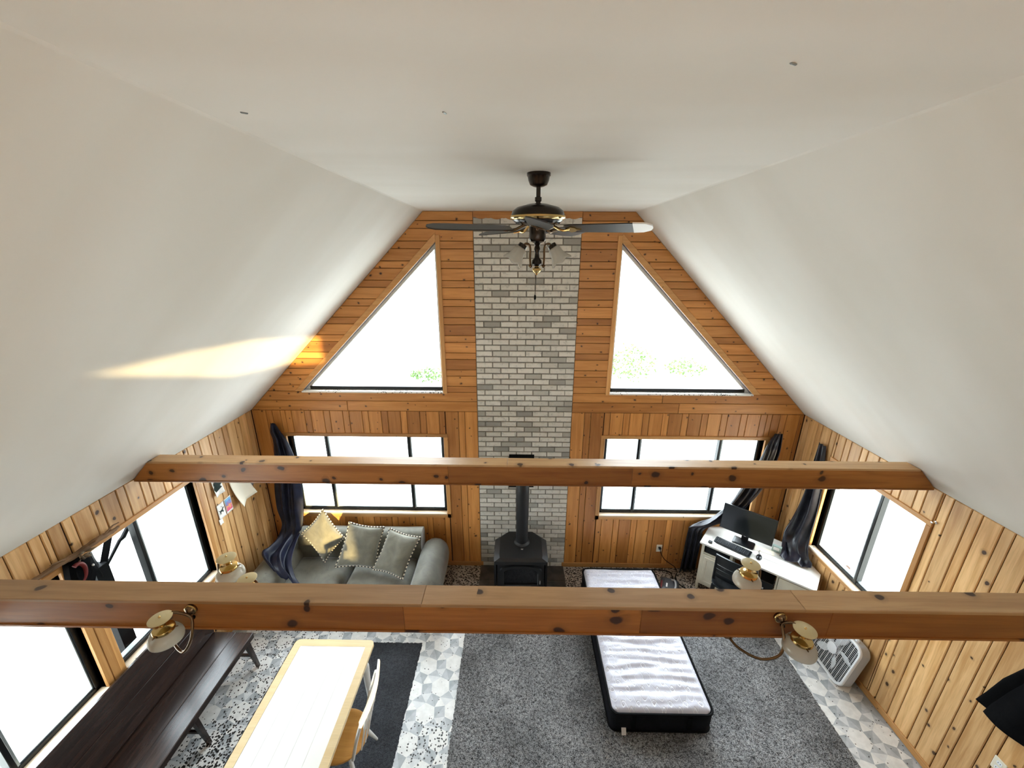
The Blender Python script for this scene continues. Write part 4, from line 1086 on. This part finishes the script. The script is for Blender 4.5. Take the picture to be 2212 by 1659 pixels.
def slot_shade():  # black block added for the shade inside the open slot
    t = thing('slot_shade_block', 'black block added as the shade in the open slot of the left desk pedestal', 'shade block', DF @ V((.215, .15, .603)))
    MB(DF).box((.068, .030, .606), (.362, .27, .715), .004).build('case', 'black', t); MB(DF).box((.08, .027, .62), (.35, .031, .70), .001).build('block_face', 'black_plastic', t)
slot_shade()
TZ_ = .7515
def monitor():
    t = thing('monitor', 'large black flat monitor standing on the corner desk', 'monitor', DF @ V((.45, .35, TZ_)))
    F = DF @ M.Translation((.445, .345, TZ_))
    MB(F).loft([[(*p, 0) for p in rrect(.25, .16, .02, 4)], [(*p, .012) for p in rrect(.25, .16, .02, 4)], [(*p, .016) for p in rrect(.20, .12, .02, 4)]], True, True, False).build('stand_base', 'black_plastic', t)
    MB(F).box((-.04, .035, .012), (.04, .060, .30), .006).build('stand_neck', 'black_plastic', t)
    G = F @ M.Translation((0, .0, .295)) @ M.Rotation(math.radians(-6), 4, 'X')
    c = MB(G).box((-.305, .002, -.182), (.305, .030, .182), .006).build('casing', 'black_plastic', t)
    MB(G).box((-.297, -.001, -.170), (.297, .003, .175), .001).build('screen', 'screen', c)
    MB(G).box((-.012, -.003, -.180), (.012, .0, -.174)).build('badge', 'grey_plastic', c)
monitor()
def keyboard():
    t = thing('keyboard', 'black computer keyboard in front of the monitor', 'keyboard', DF @ V((.36, .17, TZ_)))
    F = DF @ M.Translation((.355, .160, TZ_)) @ M.Rotation(math.radians(-4), 4, 'Z')
    MB(F).loft([[(*p, 0) for p in rrect(.43, .135, .012, 3)], [(*p, .016) for p in rrect(.43, .135, .012, 3)], [(*p, .020) for p in rrect(.42, .125, .010, 3)]], True, True, False).build('base', 'black_plastic', t)
    mb = MB(F)
    for r in range(5):
        for k in range(19):
            x = -.20+k*.0212; y = -.050+r*.0225
            mb.loft([[(x+a*.0093, y+b*.0098, .019) for a, b in ((-1, -1), (1, -1), (1, 1), (-1, 1))], [(x+a*.007, y+b*.0075, .026) for a, b in ((-1, -1), (1, -1), (1, 1), (-1, 1))]], False, True, False)
    stuff(mb.build('keys', 'dark_grey_plastic', t))
keyboard()
def mouse():
    t = thing('computer_mouse', 'black wired mouse beside the keyboard on the desk', 'mouse', DF @ V((.655, .175, TZ_)))
    F = DF @ M.Translation((.655, .165, TZ_))
    b = MB(F).loft([[(x*s, y*s, z) for x, y in [(.032*math.cos(a), .052*math.sin(a)) for a in [k*2*PI/20 for k in range(20)]]] for s, z in ((.96, 0), (1, .008), (.96, .022), (.75, .034), (.35, .040))], True, True, True).build('body', 'black_plastic', t)
    MB(F).box((-.004, .02, .034), (.004, .038, .042), .002).build('scroll_wheel', 'grey_plastic', b)
    MB(F).tube(cr([(0, .05, .012), (-.005, .085, .004), (-.02, .12, .004), (-.015, .16, .004)], 5), .0028, 6).build('cable', 'black', t)
mouse()
tag(MB(DF).box((.085, .045, TZ_), (.13, .09, TZ_+.022), .004).build('power_adapter', 'black_plastic'), 'small black adapter block at the left end of the desk top', 'adapter')
tag(MB(DF).tube(cr([(.10, .20, TZ_+.004), (.115, .13, TZ_+.004), (.205, .075, TZ_+.006), (.24, .06, TZ_+.004), (.33, .055, TZ_+.004), (.26, .075, TZ_+.003), (.19, .08, TZ_+.003), (.13, .10, TZ_+.003)], 6), .0035, 6).build('charging_cable', 'white_plastic'), 'looped white cable lying by the keyboard', 'cable')
def sheet(name, poly, label, mat, z=TZ_+.002, cat='paper'):
    o = MB(DF).prism(poly, z-.0015, z+.001).build(name, mat); return tag(o, label, cat)
sheet('paper_sheet', [(.58, .30), (.80, .33), (.78, .43), (.56, .40)], 'pale printed sheet lying under the monitor edge', 'cream_paper')
sheet('notepad', [(.70, .20), (.98, .20), (.98, .31), (.70, .31)], 'white notepad lying right of the mouse on the desk', 'paper', TZ_+.002)
def smallbox():
    t = thing('small_box', 'small pale green packet beside the monitor on the desk', 'box', DF @ V((.80, .42, TZ_)))
    F = DF @ M.Translation((.80, .445, TZ_)); 
    MB(F).box((-.05, -.02, 0), (.05, .02, .085), .003).build('packet', 'packet_green', t); MB(F).box((-.035, -.0225, .03), (.03, -.0195, .07)).build('packet_label', 'paper', t)
MT['packet_green'] = plain('pale_green_card', (.33, .42, .38), .5)
smallbox()
def tower():
    t = thing('computer_tower', 'black computer tower in the knee space under the desk', 'computer', DF @ V((.72, .15, 0)))
    MB(DF).box((.60, .03, .012), (.865, .24, .56), .006).build('case', 'black_plastic', t)
    for u in (.68, .755): MB(DF).box((u, .024, .44), (u+.022, .031, .465), .002).build('port_panel', 'grey_plastic', t)
    MB(DF).box((.63, .026, .06), (.84, .031, .36), .002).build('front_grille', 'dark_grey_plastic', t)
    for u in (.62, .82): MB(DF).box((u, .05, 0), (u+.02, .22, .013)).build('foot', 'black', t)
tower()

# plastic chair at the desk -------------------------------------------
def deskchair():
    tip = V((2.350, 4.060, 0)); bx = V((.80, -.60, 0)).normalized(); by = V((.60, .80, 0)).normalized()
    tip = tip - by*.02
    F = M(((bx.x, by.x, 0, tip.x), (bx.y, by.y, 0, tip.y), (0, 0, 1, 0), (0, 0, 0, 1)))   # u along the back, v towards the desk
    t = thing('desk_chair', 'black moulded plastic chair with slotted back at the desk', 'chair', F @ V((.22, .1, 0)))
    W = .46
    def P(u, z):   # curved back shell
        s = 2*u/W-1; lean = (z-.45)*.20
        return V((u, .13*(1-0)-lean-.055*(1-s*s), z))
    def strip(z0f, z1f, name, par=t):
        n = 18; lo = []
        for i in range(n+1):
            u = W*i/n; a, b = P(u, z0f(i/n)), P(u, z1f(i/n)); lo.append([(a.x, a.y-.010, a.z), (a.x, a.y+.010, a.z), (b.x, b.y+.010, b.z), (b.x, b.y-.010, b.z)])
        return MB(F).loft(lo, True, True, True).build(name, 'black_plastic', par, ang=50)
    arch = lambda q: .055*(1-(2*q-1)**2)
    strip(lambda q: .80+arch(q)*.4-.025, lambda q: .865+arch(q)*.6-.03*(q), 'top_rail')
    for k in range(4): strip(lambda q, k=k: .497+.074*k+arch(q)*.3, lambda q, k=k: .560+.074*k+arch(q)*.3, 'back_slat')
    for u in (.012, W-.012): MB(F).tube([P(u, .42), P(u, .55), P(u, .70), P(u, .845)], [.02, .018, .016, .013], 8).build('back_post', 'black_plastic', t)
    n = 24; ol = [(W/2+(W/2)*math.copysign(abs(math.cos(2*PI*k/n))**.6, math.cos(2*PI*k/n)), .11+.13*math.copysign(abs(math.sin(2*PI*k/n))**.6, math.sin(2*PI*k/n))) for k in range(n)]
    MB(F).loft([[(W/2+(x-W/2)*s, .11+(y-.11)*s, z) for x, y in ol] for s, z in ((.97, .42), (1, .435), (1, .445), (.92, .447), (.5, .437))], True, True, True).build('seat', 'black_plastic', t)
    for u in (.03, W-.03):
        for v, dv in ((.02, -.06), (.20, .02)):
            MB(F).tube([(u, v, .43), (u+(u-W/2)*.08, v+dv, .022 if v < .1 else .002)], [.022, .015], 8).build('leg', 'black_plastic', t)
deskchair()

# box fan leaning on the right wall -------------------------------------
def boxfan():
    y0, y1, S = 3.065, 3.60, .535
    tilt = math.radians(13)
    # local: u along the wall (y), v up the face, n towards the room
    o = V((3.315, y0, .012)); up = V((math.sin(tilt), 0, math.cos(tilt))); nn = V((-math.cos(tilt), 0, math.sin(tilt)))
    F = M(((0, up.x, nn.x, o.x), (1, up.y, nn.y, o.y), (0, up.z, nn.z, o.z), (0, 0, 0, 1)))
    t = thing('box_fan', 'white box fan leaning against the right wall', 'fan', (3.36, 3.33, 0))
    c = S/2
    rr = lambda s, n, r=.085: [(*p, n) for p in rrect(S-s, S-s, r-s*.3, 8, c, c)]
    MB(F).loft([rr(.0, -.105), rr(.0, -.004), rr(.012, .004), rr(.040, .004), rr(.046, -.004), rr(.046, -.105)], False, False, True, ring=True).build('housing', 'grey_plastic', t)
    MB(F).loft([rr(-.006, -.012), rr(.0, .004), rr(.012, .009), rr(.042, .008), rr(.05, -.002), rr(.03, -.012)], False, False, True, ring=True).build('front_rim', 'white_plastic', t)
    mb = MB(F); q = S/2-.024
    def lim(a):    # half-length of a bar at offset a inside the rounded square
        r = .075; d = abs(a)-(q-r); return q if d <= 0 else q-r+math.sqrt(max(0, r*r-d*d))
    for k in range(24):
        a = -q+(k+.5)*2*q/24; L = lim(a); mb.box((c-L, c+a-.0012, -.004), (c+L, c+a+.0012, -.001))
    for k in range(11):
        a = -q+(k+.5)*2*q/11; L = lim(a); mb.box((c+a-.0018, c-L, -.002), (c+a+.0018, c+L, .002))
    stuff(mb.build('front_grille', 'white_plastic', t))
    MB(F).lathe([(.058, -.006), (.060, .002), (.045, .008), (.02, .010), (.002, .010)], 24, fr=M.Translation((c, c, 0))).build('hub_cap', 'white_plastic', t)
    h = MB(F).lathe([(.055, -.075), (.06, -.06), (.06, -.02)], 20, fr=M.Translation((c, c, 0))).build('rotor_hub', 'white_plastic', t)
    for k in range(5):
        a0 = k*2*PI/5+.35
        def f(u, v):
            r = .05+.175*v; wd = (.30+.26*math.sin(PI*min(1, v*1.05)))*(1-.62*v**2); a = a0+(u-.5)*wd*1.25+.25*v
            return (c+r*math.cos(a), c+r*math.sin(a), -.035-.03*(u-.5))
        solid(MB(F).grid(f, 6, 10).build('blade', 'white_plastic', h, ang=180), .003)
    MB(F).loft([rr(.02, -.100), rr(.02, -.096)], True, True, False).build('rear_guard', 'fan_dark', t)
    MB(F).loft([rr(.047, -.096), rr(.047, -.012), rr(.052, -.012), rr(.052, -.096)], False, False, True, ring=True).build('duct', 'fan_dark', t)
    for u in (.13, S-.13): MB(F).box((u-.03, -.012, -.10), (u+.03, .012, .006), .006).build('foot', 'white_plastic', t)
    MB(F).box((c-.09, S-.004, -.075), (c+.09, S+.02, -.045), .008).build('handle', 'white_plastic', t)
    MB(F @ M.Translation((.14, S-.002, -.05)) @ M.Rotation(-PI/2, 4, 'X')).lathe([(.02, -.002), (.02, .016), (.012, .022), (.002, .023)], 16).build('control_knob', 'white_plastic', t)
MT['fan_dark'] = plain('fan_inner_dark', (.02, .02, .028), .8)
boxfan()

# coat on the right wall -----------------------------------------------
def coat():
    t = thing('coat', 'black garment hanging on the right wall near the picture edge', 'coat', (3.52, 2.1, 1.7))
    def lay(pts, off, nm, seed):
        # rows of (z, y left, y right)
        n = len(pts)-1
        def f(u, v):
            i = min(n-1, int(v*n)); k = v*n-i; a, b = pts[i], pts[i+1]
            z = a[0]*(1-k)+b[0]*k; yl = a[1]*(1-k)+b[1]*k; yr = a[2]*(1-k)+b[2]*k
            dz = (a[3]*(1-k)+b[3]*k)
            return (XR-off-.022*math.sin(PI*u)**.6-.016*math.sin(u*9+seed+v*1.5), yl+(yr-yl)*u, z+dz*u)
        solid(MB().grid(f, 26, 24).build(nm, 'coat', t, ang=180), .006)
    lay([(1.78, 2.02, 1.96, 0), (1.66, 2.10, 1.86, 0), (1.40, 2.19, 1.82, .0), (1.20, 2.235, 1.80, -.02), (1.062, 2.272, 1.78, .03)], .040, 'back_cloth', 1)
    lay([(1.76, 2.0, 1.90, 0), (1.60, 2.07, 1.80, 0), (1.32, 2.15, 1.74, 0), (1.15, 2.185, 1.70, .02), (1.025, 2.205, 1.66, .12)], .062, 'front_cloth', 4)
    MB().tube([(XR-.002, 1.98, 1.80), (XR-.06, 1.98, 1.80), (XR-.08, 1.98, 1.83)], .008, 8).build('wall_hook', 'steel', t)
coat()

# outlets --------------------------------------------------------------
def outlet(F, label, plug=False):
    t = thing('outlet_plate', label, 'outlet', F @ V((0, 0, 0)))
    MB(F).loft([[(*p, 0) for p in rrect(.078, .118, .006, 3)], [(*p, .004) for p in rrect(.078, .118, .006, 3)], [(*p, .006) for p in rrect(.070, .110, .005, 3)]], True, True, False).build('plate', 'ivory', t)
    for v in (-.024, .024):
        s = MB(F).loft([[(*p, .005) for p in rrect(.034, .030, .012, 4, 0, v)], [(*p, .0075) for p in rrect(.034, .030, .012, 4, 0, v)]], True, True, False).build('socket', 'white_plastic', t)
        for u in (-.007, .007): MB(F).box((u-.0015, v-.005, .007), (u+.0015, v+.005, .008)).build('slot', 'black', s)
outlet(FR((1.955, D, .345), (1, 0, 0), (0, -1, 0)), 'ivory outlet with a black plug on the gable wall below the right window')
outlet(FR((XR, 2.035, .70), (0, 1, 0), (-1, 0, 0)), 'white wall plate low on the right wall under the black garment')
def plugcord():
    t = thing('plug_cord', 'black plug and cord dropping from the gable outlet to the floor', 'cord', (1.955, D-.02, .36))
    MB().box((1.938, D-.040, .350), (1.972, D-.009, .382), .005).build('plug', 'black_plastic', t)
    MB().tube(cr([(1.955, D-.04, .362), (1.97, D-.06, .30), (2.03, D-.055, .20), (2.12, D-.05, .12), (2.19, D-.06, .07), (2.22, D-.07, .01)], 6), .005, 8).build('cord', 'black', t)
plugcord()
# cords on the floor near the desk
for lb, pts in (('black cord snaking along the gable baseboard behind the mattress', [(1.60, 4.70, .006), (1.75, 4.67, .006), (1.84, 4.73, .007), (2.0, 4.72, .006), (2.12, 4.68, .006), (2.10, 4.55, .006), (2.02, 4.48, .006), (1.99, 4.40, .006)]),
                ('black cord looped on the floor between the grey case and the desk', [(2.20, 4.66, .008), (2.14, 4.52, .018), (2.22, 4.40, .006), (2.32, 4.34, .006), (2.36, 4.22, .006), (2.30, 4.12, .006)]),
                ('second black cord running from the corner to the desk foot', [(2.07, 4.50, .006), (2.13, 4.40, .006), (2.15, 4.28, .006), (2.14, 4.16, .006), (2.20, 4.02, .006)])):
    tag(MB().tube(cr(pts, 6), .006, 8).build('extension_cable', 'black'), lb, 'cable', 'cables on the floor by the desk')
def case():
    t = thing('floor_case', 'dark grey plastic machine with a red panel on the floor by the mattress', 'machine', (1.98, 4.38, 0), rz=0)
    F = M.Translation((1.985, 4.36, 0)) @ M.Rotation(math.radians(-24), 4, 'Z')
    MB(F).loft([[(*p, 0.004) for p in rrect(.24, .30, .03, 4)], [(*p, .07) for p in rrect(.24, .30, .03, 4)], [(*p, .10) for p in rrect(.20, .24, .03, 4)], [(*p, .115) for p in rrect(.14, .18, .03, 4)]], True, True, False).build('body', 'dark_grey_plastic', t)
    MB(F).box((-.112, -.10, .075), (-.085, .04, .104), .004).build('red_panel', 'red', t)
    MB(F).box((-.045, -.07, .112), (-.025, .0, .118), .002).build('display', 'white_plastic', t)
    MB(F).tube(cr([(.02, .09, .11), (.06, .05, .14), (.075, -.04, .14), (.06, -.10, .105)], 5), .012, 8).build('handle', 'grey_plastic', t)
case()
# small curtain hook at the right window
def hook(p, zd, label):
    F = FR(p, (0, 0, 1), zd)
    tag(MB(F).lathe([(.012, 0), (.012, .004), (.005, .006), (.005, .03), (.010, .034), (.010, .042), (.003, .045)], 12).build('curtain_hook', 'steel'), label, 'hook')
hook((XR-.004, 3.0, 2.16), (-1, 0, 0), 'small steel curtain hook above the outer corner of the right window')

# paper on the left wall ------------------------------------------------
def wallpaper_sheet(name, label, ctr, w, h, mat, curl=.0, roll=0., cat='paper', group='papers pinned on the left wall'):
    """ctr=(y,z)"""
    t = thing(name, label, cat, (XL+.006, ctr[0], ctr[1]), group)
    F = FR((XL+.005, ctr[0], ctr[1]), (0, -1, 0), (1, 0, 0)) @ M.Rotation(roll, 4, 'Z') @ M.Rotation(PI, 4, 'Z')
    # frame: local x -> +y after the half turn, local y -> up, z -> into the room
    F = M(((0, 0, 1, XL+.005), (1, 0, 0, ctr[0]), (0, 1, 0, ctr[1]), (0, 0, 0, 1))) @ M.Rotation(roll, 4, 'Z')
    def f(u, v):
        s = u-.5; return (s*w, (v-.5)*h, .002+curl*((1-v)**2)*(.4+1.2*abs(s))+curl*.5*max(0, -s)**2)
    solid(MB(F).grid(f, 10, 10).build('sheet', mat, t, ang=180), .001)
    return t, F
t, F = wallpaper_sheet('fir_tree_picture', 'white sheet with a dark fir tree cutout on the left wall', (3.955, 1.87), .135, .30, 'paper', .03)
poly = [(-.062, -.10), (.055, -.075), (.030, -.045), (.060, -.03), (.034, .0), (.048, .02), (.025, .045), (.036, .06), (.0, .12), (-.022, .06), (-.03, .03), (-.052, .01), (-.045, -.02), (-.066, -.045)]
MB(F).add([(x, y, .016) for x, y in poly]+[(x, y, .020) for x, y in poly], [tuple(range(14)), tuple(range(14, 28))]+[(i, (i+1) % 14, 14+(i+1) % 14, 14+i) for i in range(14)]).build('fir_cutout', 'felt', t)
t, F = wallpaper_sheet('horse_drawing', 'small white card with a dark galloping horse drawing on the left wall', (3.935, 1.515), .108, .185, 'paper', .004)
mb = MB(F)
for a, b, r0, r1 in (((-.022, -.005), (.014, .0), .011, .012), ((.014, .0), (.03, .028), .009, .006), ((.03, .028), (.042, .02), .007, .004), ((-.022, -.01), (-.034, -.036), .006, .003), ((-.015, -.01), (-.012, -.042), .005, .003), ((.01, -.008), (.026, -.034), .005, .003), ((.016, -.008), (.036, -.02), .005, .003), ((-.026, 0), (-.04, .022), .004, .002)):
    mb.tube([(*a, .0045), (*b, .0045)], [min(r0, .0125), r1], 8, fr=M.Translation((0, 0, .004)) @ M.Scale(.15, 4, (0, 0, 1)))
mb.sphere((.010, .048, .0045), .006, 10, 6, fr=M.Translation((0, 0, .004)) @ M.Scale(.15, 4, (0, 0, 1)))
mb.build('horse_figure', 'felt', t)
def m_card():
    T = NT('colourful_card'); p = T.obj(); n = T.noise(p, 22, 2, .5, 1.2, col=True)
    z = T.n('ShaderNodeSeparateXYZ', {0: p}).outputs[2]
    c = T.ramp(T.math('ADD', T.math('MULTIPLY', z, 4.6), T.math('ADD', T.math('MULTIPLY', T.noise(p, 30, 2), .5), .22)), [(.12, (.62, .03, .20)), (.3, (.75, .16, .22)), (.42, (.85, .38, .10)), (.55, (.32, .14, .34)), (.68, (.12, .30, .62)), (.85, (.20, .55, .80))])
    T.col(c); return T.m
MT['card'] = m_card()
t, F = wallpaper_sheet('colourful_card', 'small card with pink orange and blue picture on the left wall', (4.055, 1.515), .108, .195, 'paper', .004)
MB(F).box((-.044, -.07, .006), (.046, .085, .0075)).build('picture', 'card', t)
t, F = wallpaper_sheet('blank_sheet', 'large blank cream sheet curling off the left wall', (4.29, 1.60), .285, .36, 'cream_paper', .09, .10)
t, F = wallpaper_sheet('grey_print', 'small crumpled grey print on the left wall nearest the corner', (4.50, 1.60), .14, .17, 'grey_print', .03, .25)
t, F = wallpaper_sheet('note_slip', 'narrow white slip below the horse drawing on the left wall', (3.895, 1.395), .055, .07, 'paper', .006)

# driftwood and red-black ornament over the left windows -------------------
def driftwood():
    t = thing('driftwood_branch', 'long driftwood branch lying above the left window casing', 'branch', (XL+.03, 2.5, 2.14))
    P = cr([(XL+.03, 2.12, 2.19), (XL+.04, 2.24, 2.17), (XL+.05, 2.36, 2.175), (XL+.045, 2.48, 2.155), (XL+.055, 2.62, 2.165), (XL+.04, 2.70, 2.15), (XL+.045, 2.78, 2.145), (XL+.03, 2.84, 2.14)], 6)
    MB().tube(P, [.010+.014*math.sin(PI*i/(len(P)-1))+.006*nz(i*.7, 0, 0) for i in range(len(P))], 9).build('main_stem', 'drift', t)
    for a, b, c in (((XL+.045, 2.70, 2.16), (XL+.06, 2.78, 2.20), (XL+.05, 2.84, 2.185)), ((XL+.05, 2.42, 2.165), (XL+.08, 2.36, 2.21), (XL+.07, 2.30, 2.22)), ((XL+.05, 2.55, 2.16), (XL+.09, 2.60, 2.19), (XL+.08, 2.66, 2.20))):
        MB().tube([a, b, c], [.009, .006, .003], 7).build('twig', 'drift', t)
driftwood()
def ornament():
    t = thing('wall_ornament', 'black and red cloth ornament with dry leaves hanging beside the left window', 'ornament', (XL+.05, 2.46, 2.08))
    c = V((XL+.055, 2.46, 2.03))
    # ragged black cloth
    out = [(-.06, .10), (.03, .11), (.075, .07), (.085, .03), (.075, .0), (.10, -.02), (.085, -.05), (.095, -.09), (.06, -.16), (-.02, -.18), (-.07, -.12), (-.08, -.02)]
    MB().loft([[(c.x-.035, c.y+y*1.0, c.z+z) for y, z in out], [(c.x+.015, c.y+y, c.z+z) for y, z in out], [(c.x+.03, c.y+y*.6, c.z+z*.6) for y, z in out]], True, True, True).build('black_cloth', 'coat', t)
    ringc = V((c.x+.03, c.y-.035, c.z+.0)); n = 22
    P = [ringc+V((.012*math.sin(a), .052*math.cos(a), .085*math.sin(a))) for a in [-1.9+3.8*k/n for k in range(n+1)]]
    MB().tube(P, .015, 10).build('red_hoop', 'red', t)
    r = random.Random(2)
    for k in range(9):
        b = V((c.x+.02, c.y+.02+r.uniform(-.03, .05), c.z+.10+r.uniform(-.02, .03))); d = V((r.uniform(.1, .5), r.uniform(-.6, .9), r.uniform(-.9, .3))).normalized()
        s = d.cross(V((1, .3, .2))).normalized()*.011; L = r.uniform(.045, .08)
        m = MB(); m.add([b, b+d*L*.45+s, b+d*L, b+d*L*.45-s, b+d*L*.5+V((.006, 0, .004))], [(0, 1, 4), (1, 2, 4), (2, 3, 4), (3, 0, 4)], True)
        solid(m.build('dry_leaf', 'dry_leaf', t), .002)
    MB().sphere((c.x+.035, c.y+.07, c.z-.01), .009).build('bead', 'white_plastic', t)
    MB().box((c.x-.01, c.y-.11, c.z-.15), (c.x+.01, c.y-.07, c.z-.11), .004).build('tassel', 'coat', t)
ornament()

# ------------------------------------------------------------------ outside
struct(MB().box((-60, -60, -.62), (60, 60, -.60)).build('ground', 'grass'), 'pale ground outside the windows')
def deck():
    o = struct(MB().box((-5, 5.0, -.40), (5, 9.8, -.16)).build('deck', 'dark_pine'), 'weathered deck outside the lower gable windows')
    y = 5.05
    while y < 9.75:
        plank('deck_board', (-5, y+.07, -.13), (5, y+.07, -.13), .134, .03, (0, 0, 1), 'deck', o, .004); y += .14
deck()
def outpost():
    t = thing('porch_bracket', 'black post with angled brace outside the left window', 'post', (-3.86, 2.80, -.6))
    X = -3.86
    MB().box((X-.05, 2.775, -.6), (X+.05, 2.895, 1.72), .004).build('post', 'black', t)
    MB().tube([(X, 2.82, 1.62), (X, 2.80, 1.80), (X, 2.77, 2.35)], [.055, .05, .05], 4).build('upper_post', 'black', t)
    MB().tube([(X, 2.88, 1.66), (X, 3.02, 1.92), (X, 3.16, 2.2)], .036, 4).build('brace', 'black', t)
    MB().tube([(X, 2.90, 1.64), (X, 3.08, 1.79), (X, 3.12, 1.80), (X, 3.40, 2.04), (X, 3.55, 2.16)], [.012, .016, .022, .014, .012], 6).build('stay_rod', 'black', t)
outpost()
def shrub(label, x, y, z, w, h, n, seed):
    t = thing('shrub', label, 'shrub', (x, y, -.6), 'shrubs beyond the gable')
    r = random.Random(seed); m = MB()
    for k in range(n):
        a = r.uniform(0, 2*PI); q = r.random()**.6; p = V((x+w*q*math.cos(a), y+w*.6*q*math.sin(a), z+h*r.uniform(-.5, .5)*math.sqrt(max(.05, 1-q*q))))
        d = V((r.uniform(-1, 1), r.uniform(-1, 1), r.uniform(-.6, 1))).normalized(); s = d.orthogonal().normalized()*r.uniform(.03, .055); L = r.uniform(.09, .16)
        m.add([p, p+d*L*.5+s, p+d*L, p+d*L*.5-s], [(0, 1, 2, 3)], False)
    stuff(m.build('foliage', 'leaf', t))
    b = MB()
    for k in range(7):
        a = r.uniform(0, 2*PI); b.tube([(x, y, -.6), (x+.3*w*math.cos(a), y+.2*w*math.sin(a), -.6+(z+.6)*.6), (x+.7*w*math.cos(a), y+.5*w*math.sin(a), z+h*.3)], [.018, .012, .006], 5)
    b.build('stems', 'bark', t)
shrub('thin leafy shrub beyond the right gable window nearest the bricks', 4.3, 15.0, .35, 1.0, 1.5, 520, 1)
shrub('thin leafy shrub beyond the right gable window at its far corner', 6.7, 15.6, .05, .8, .7, 300, 2)
shrub('low leafy shrub beyond the left gable window near the bricks', -3.6, 15.0, -.15, .7, .5, 240, 3)
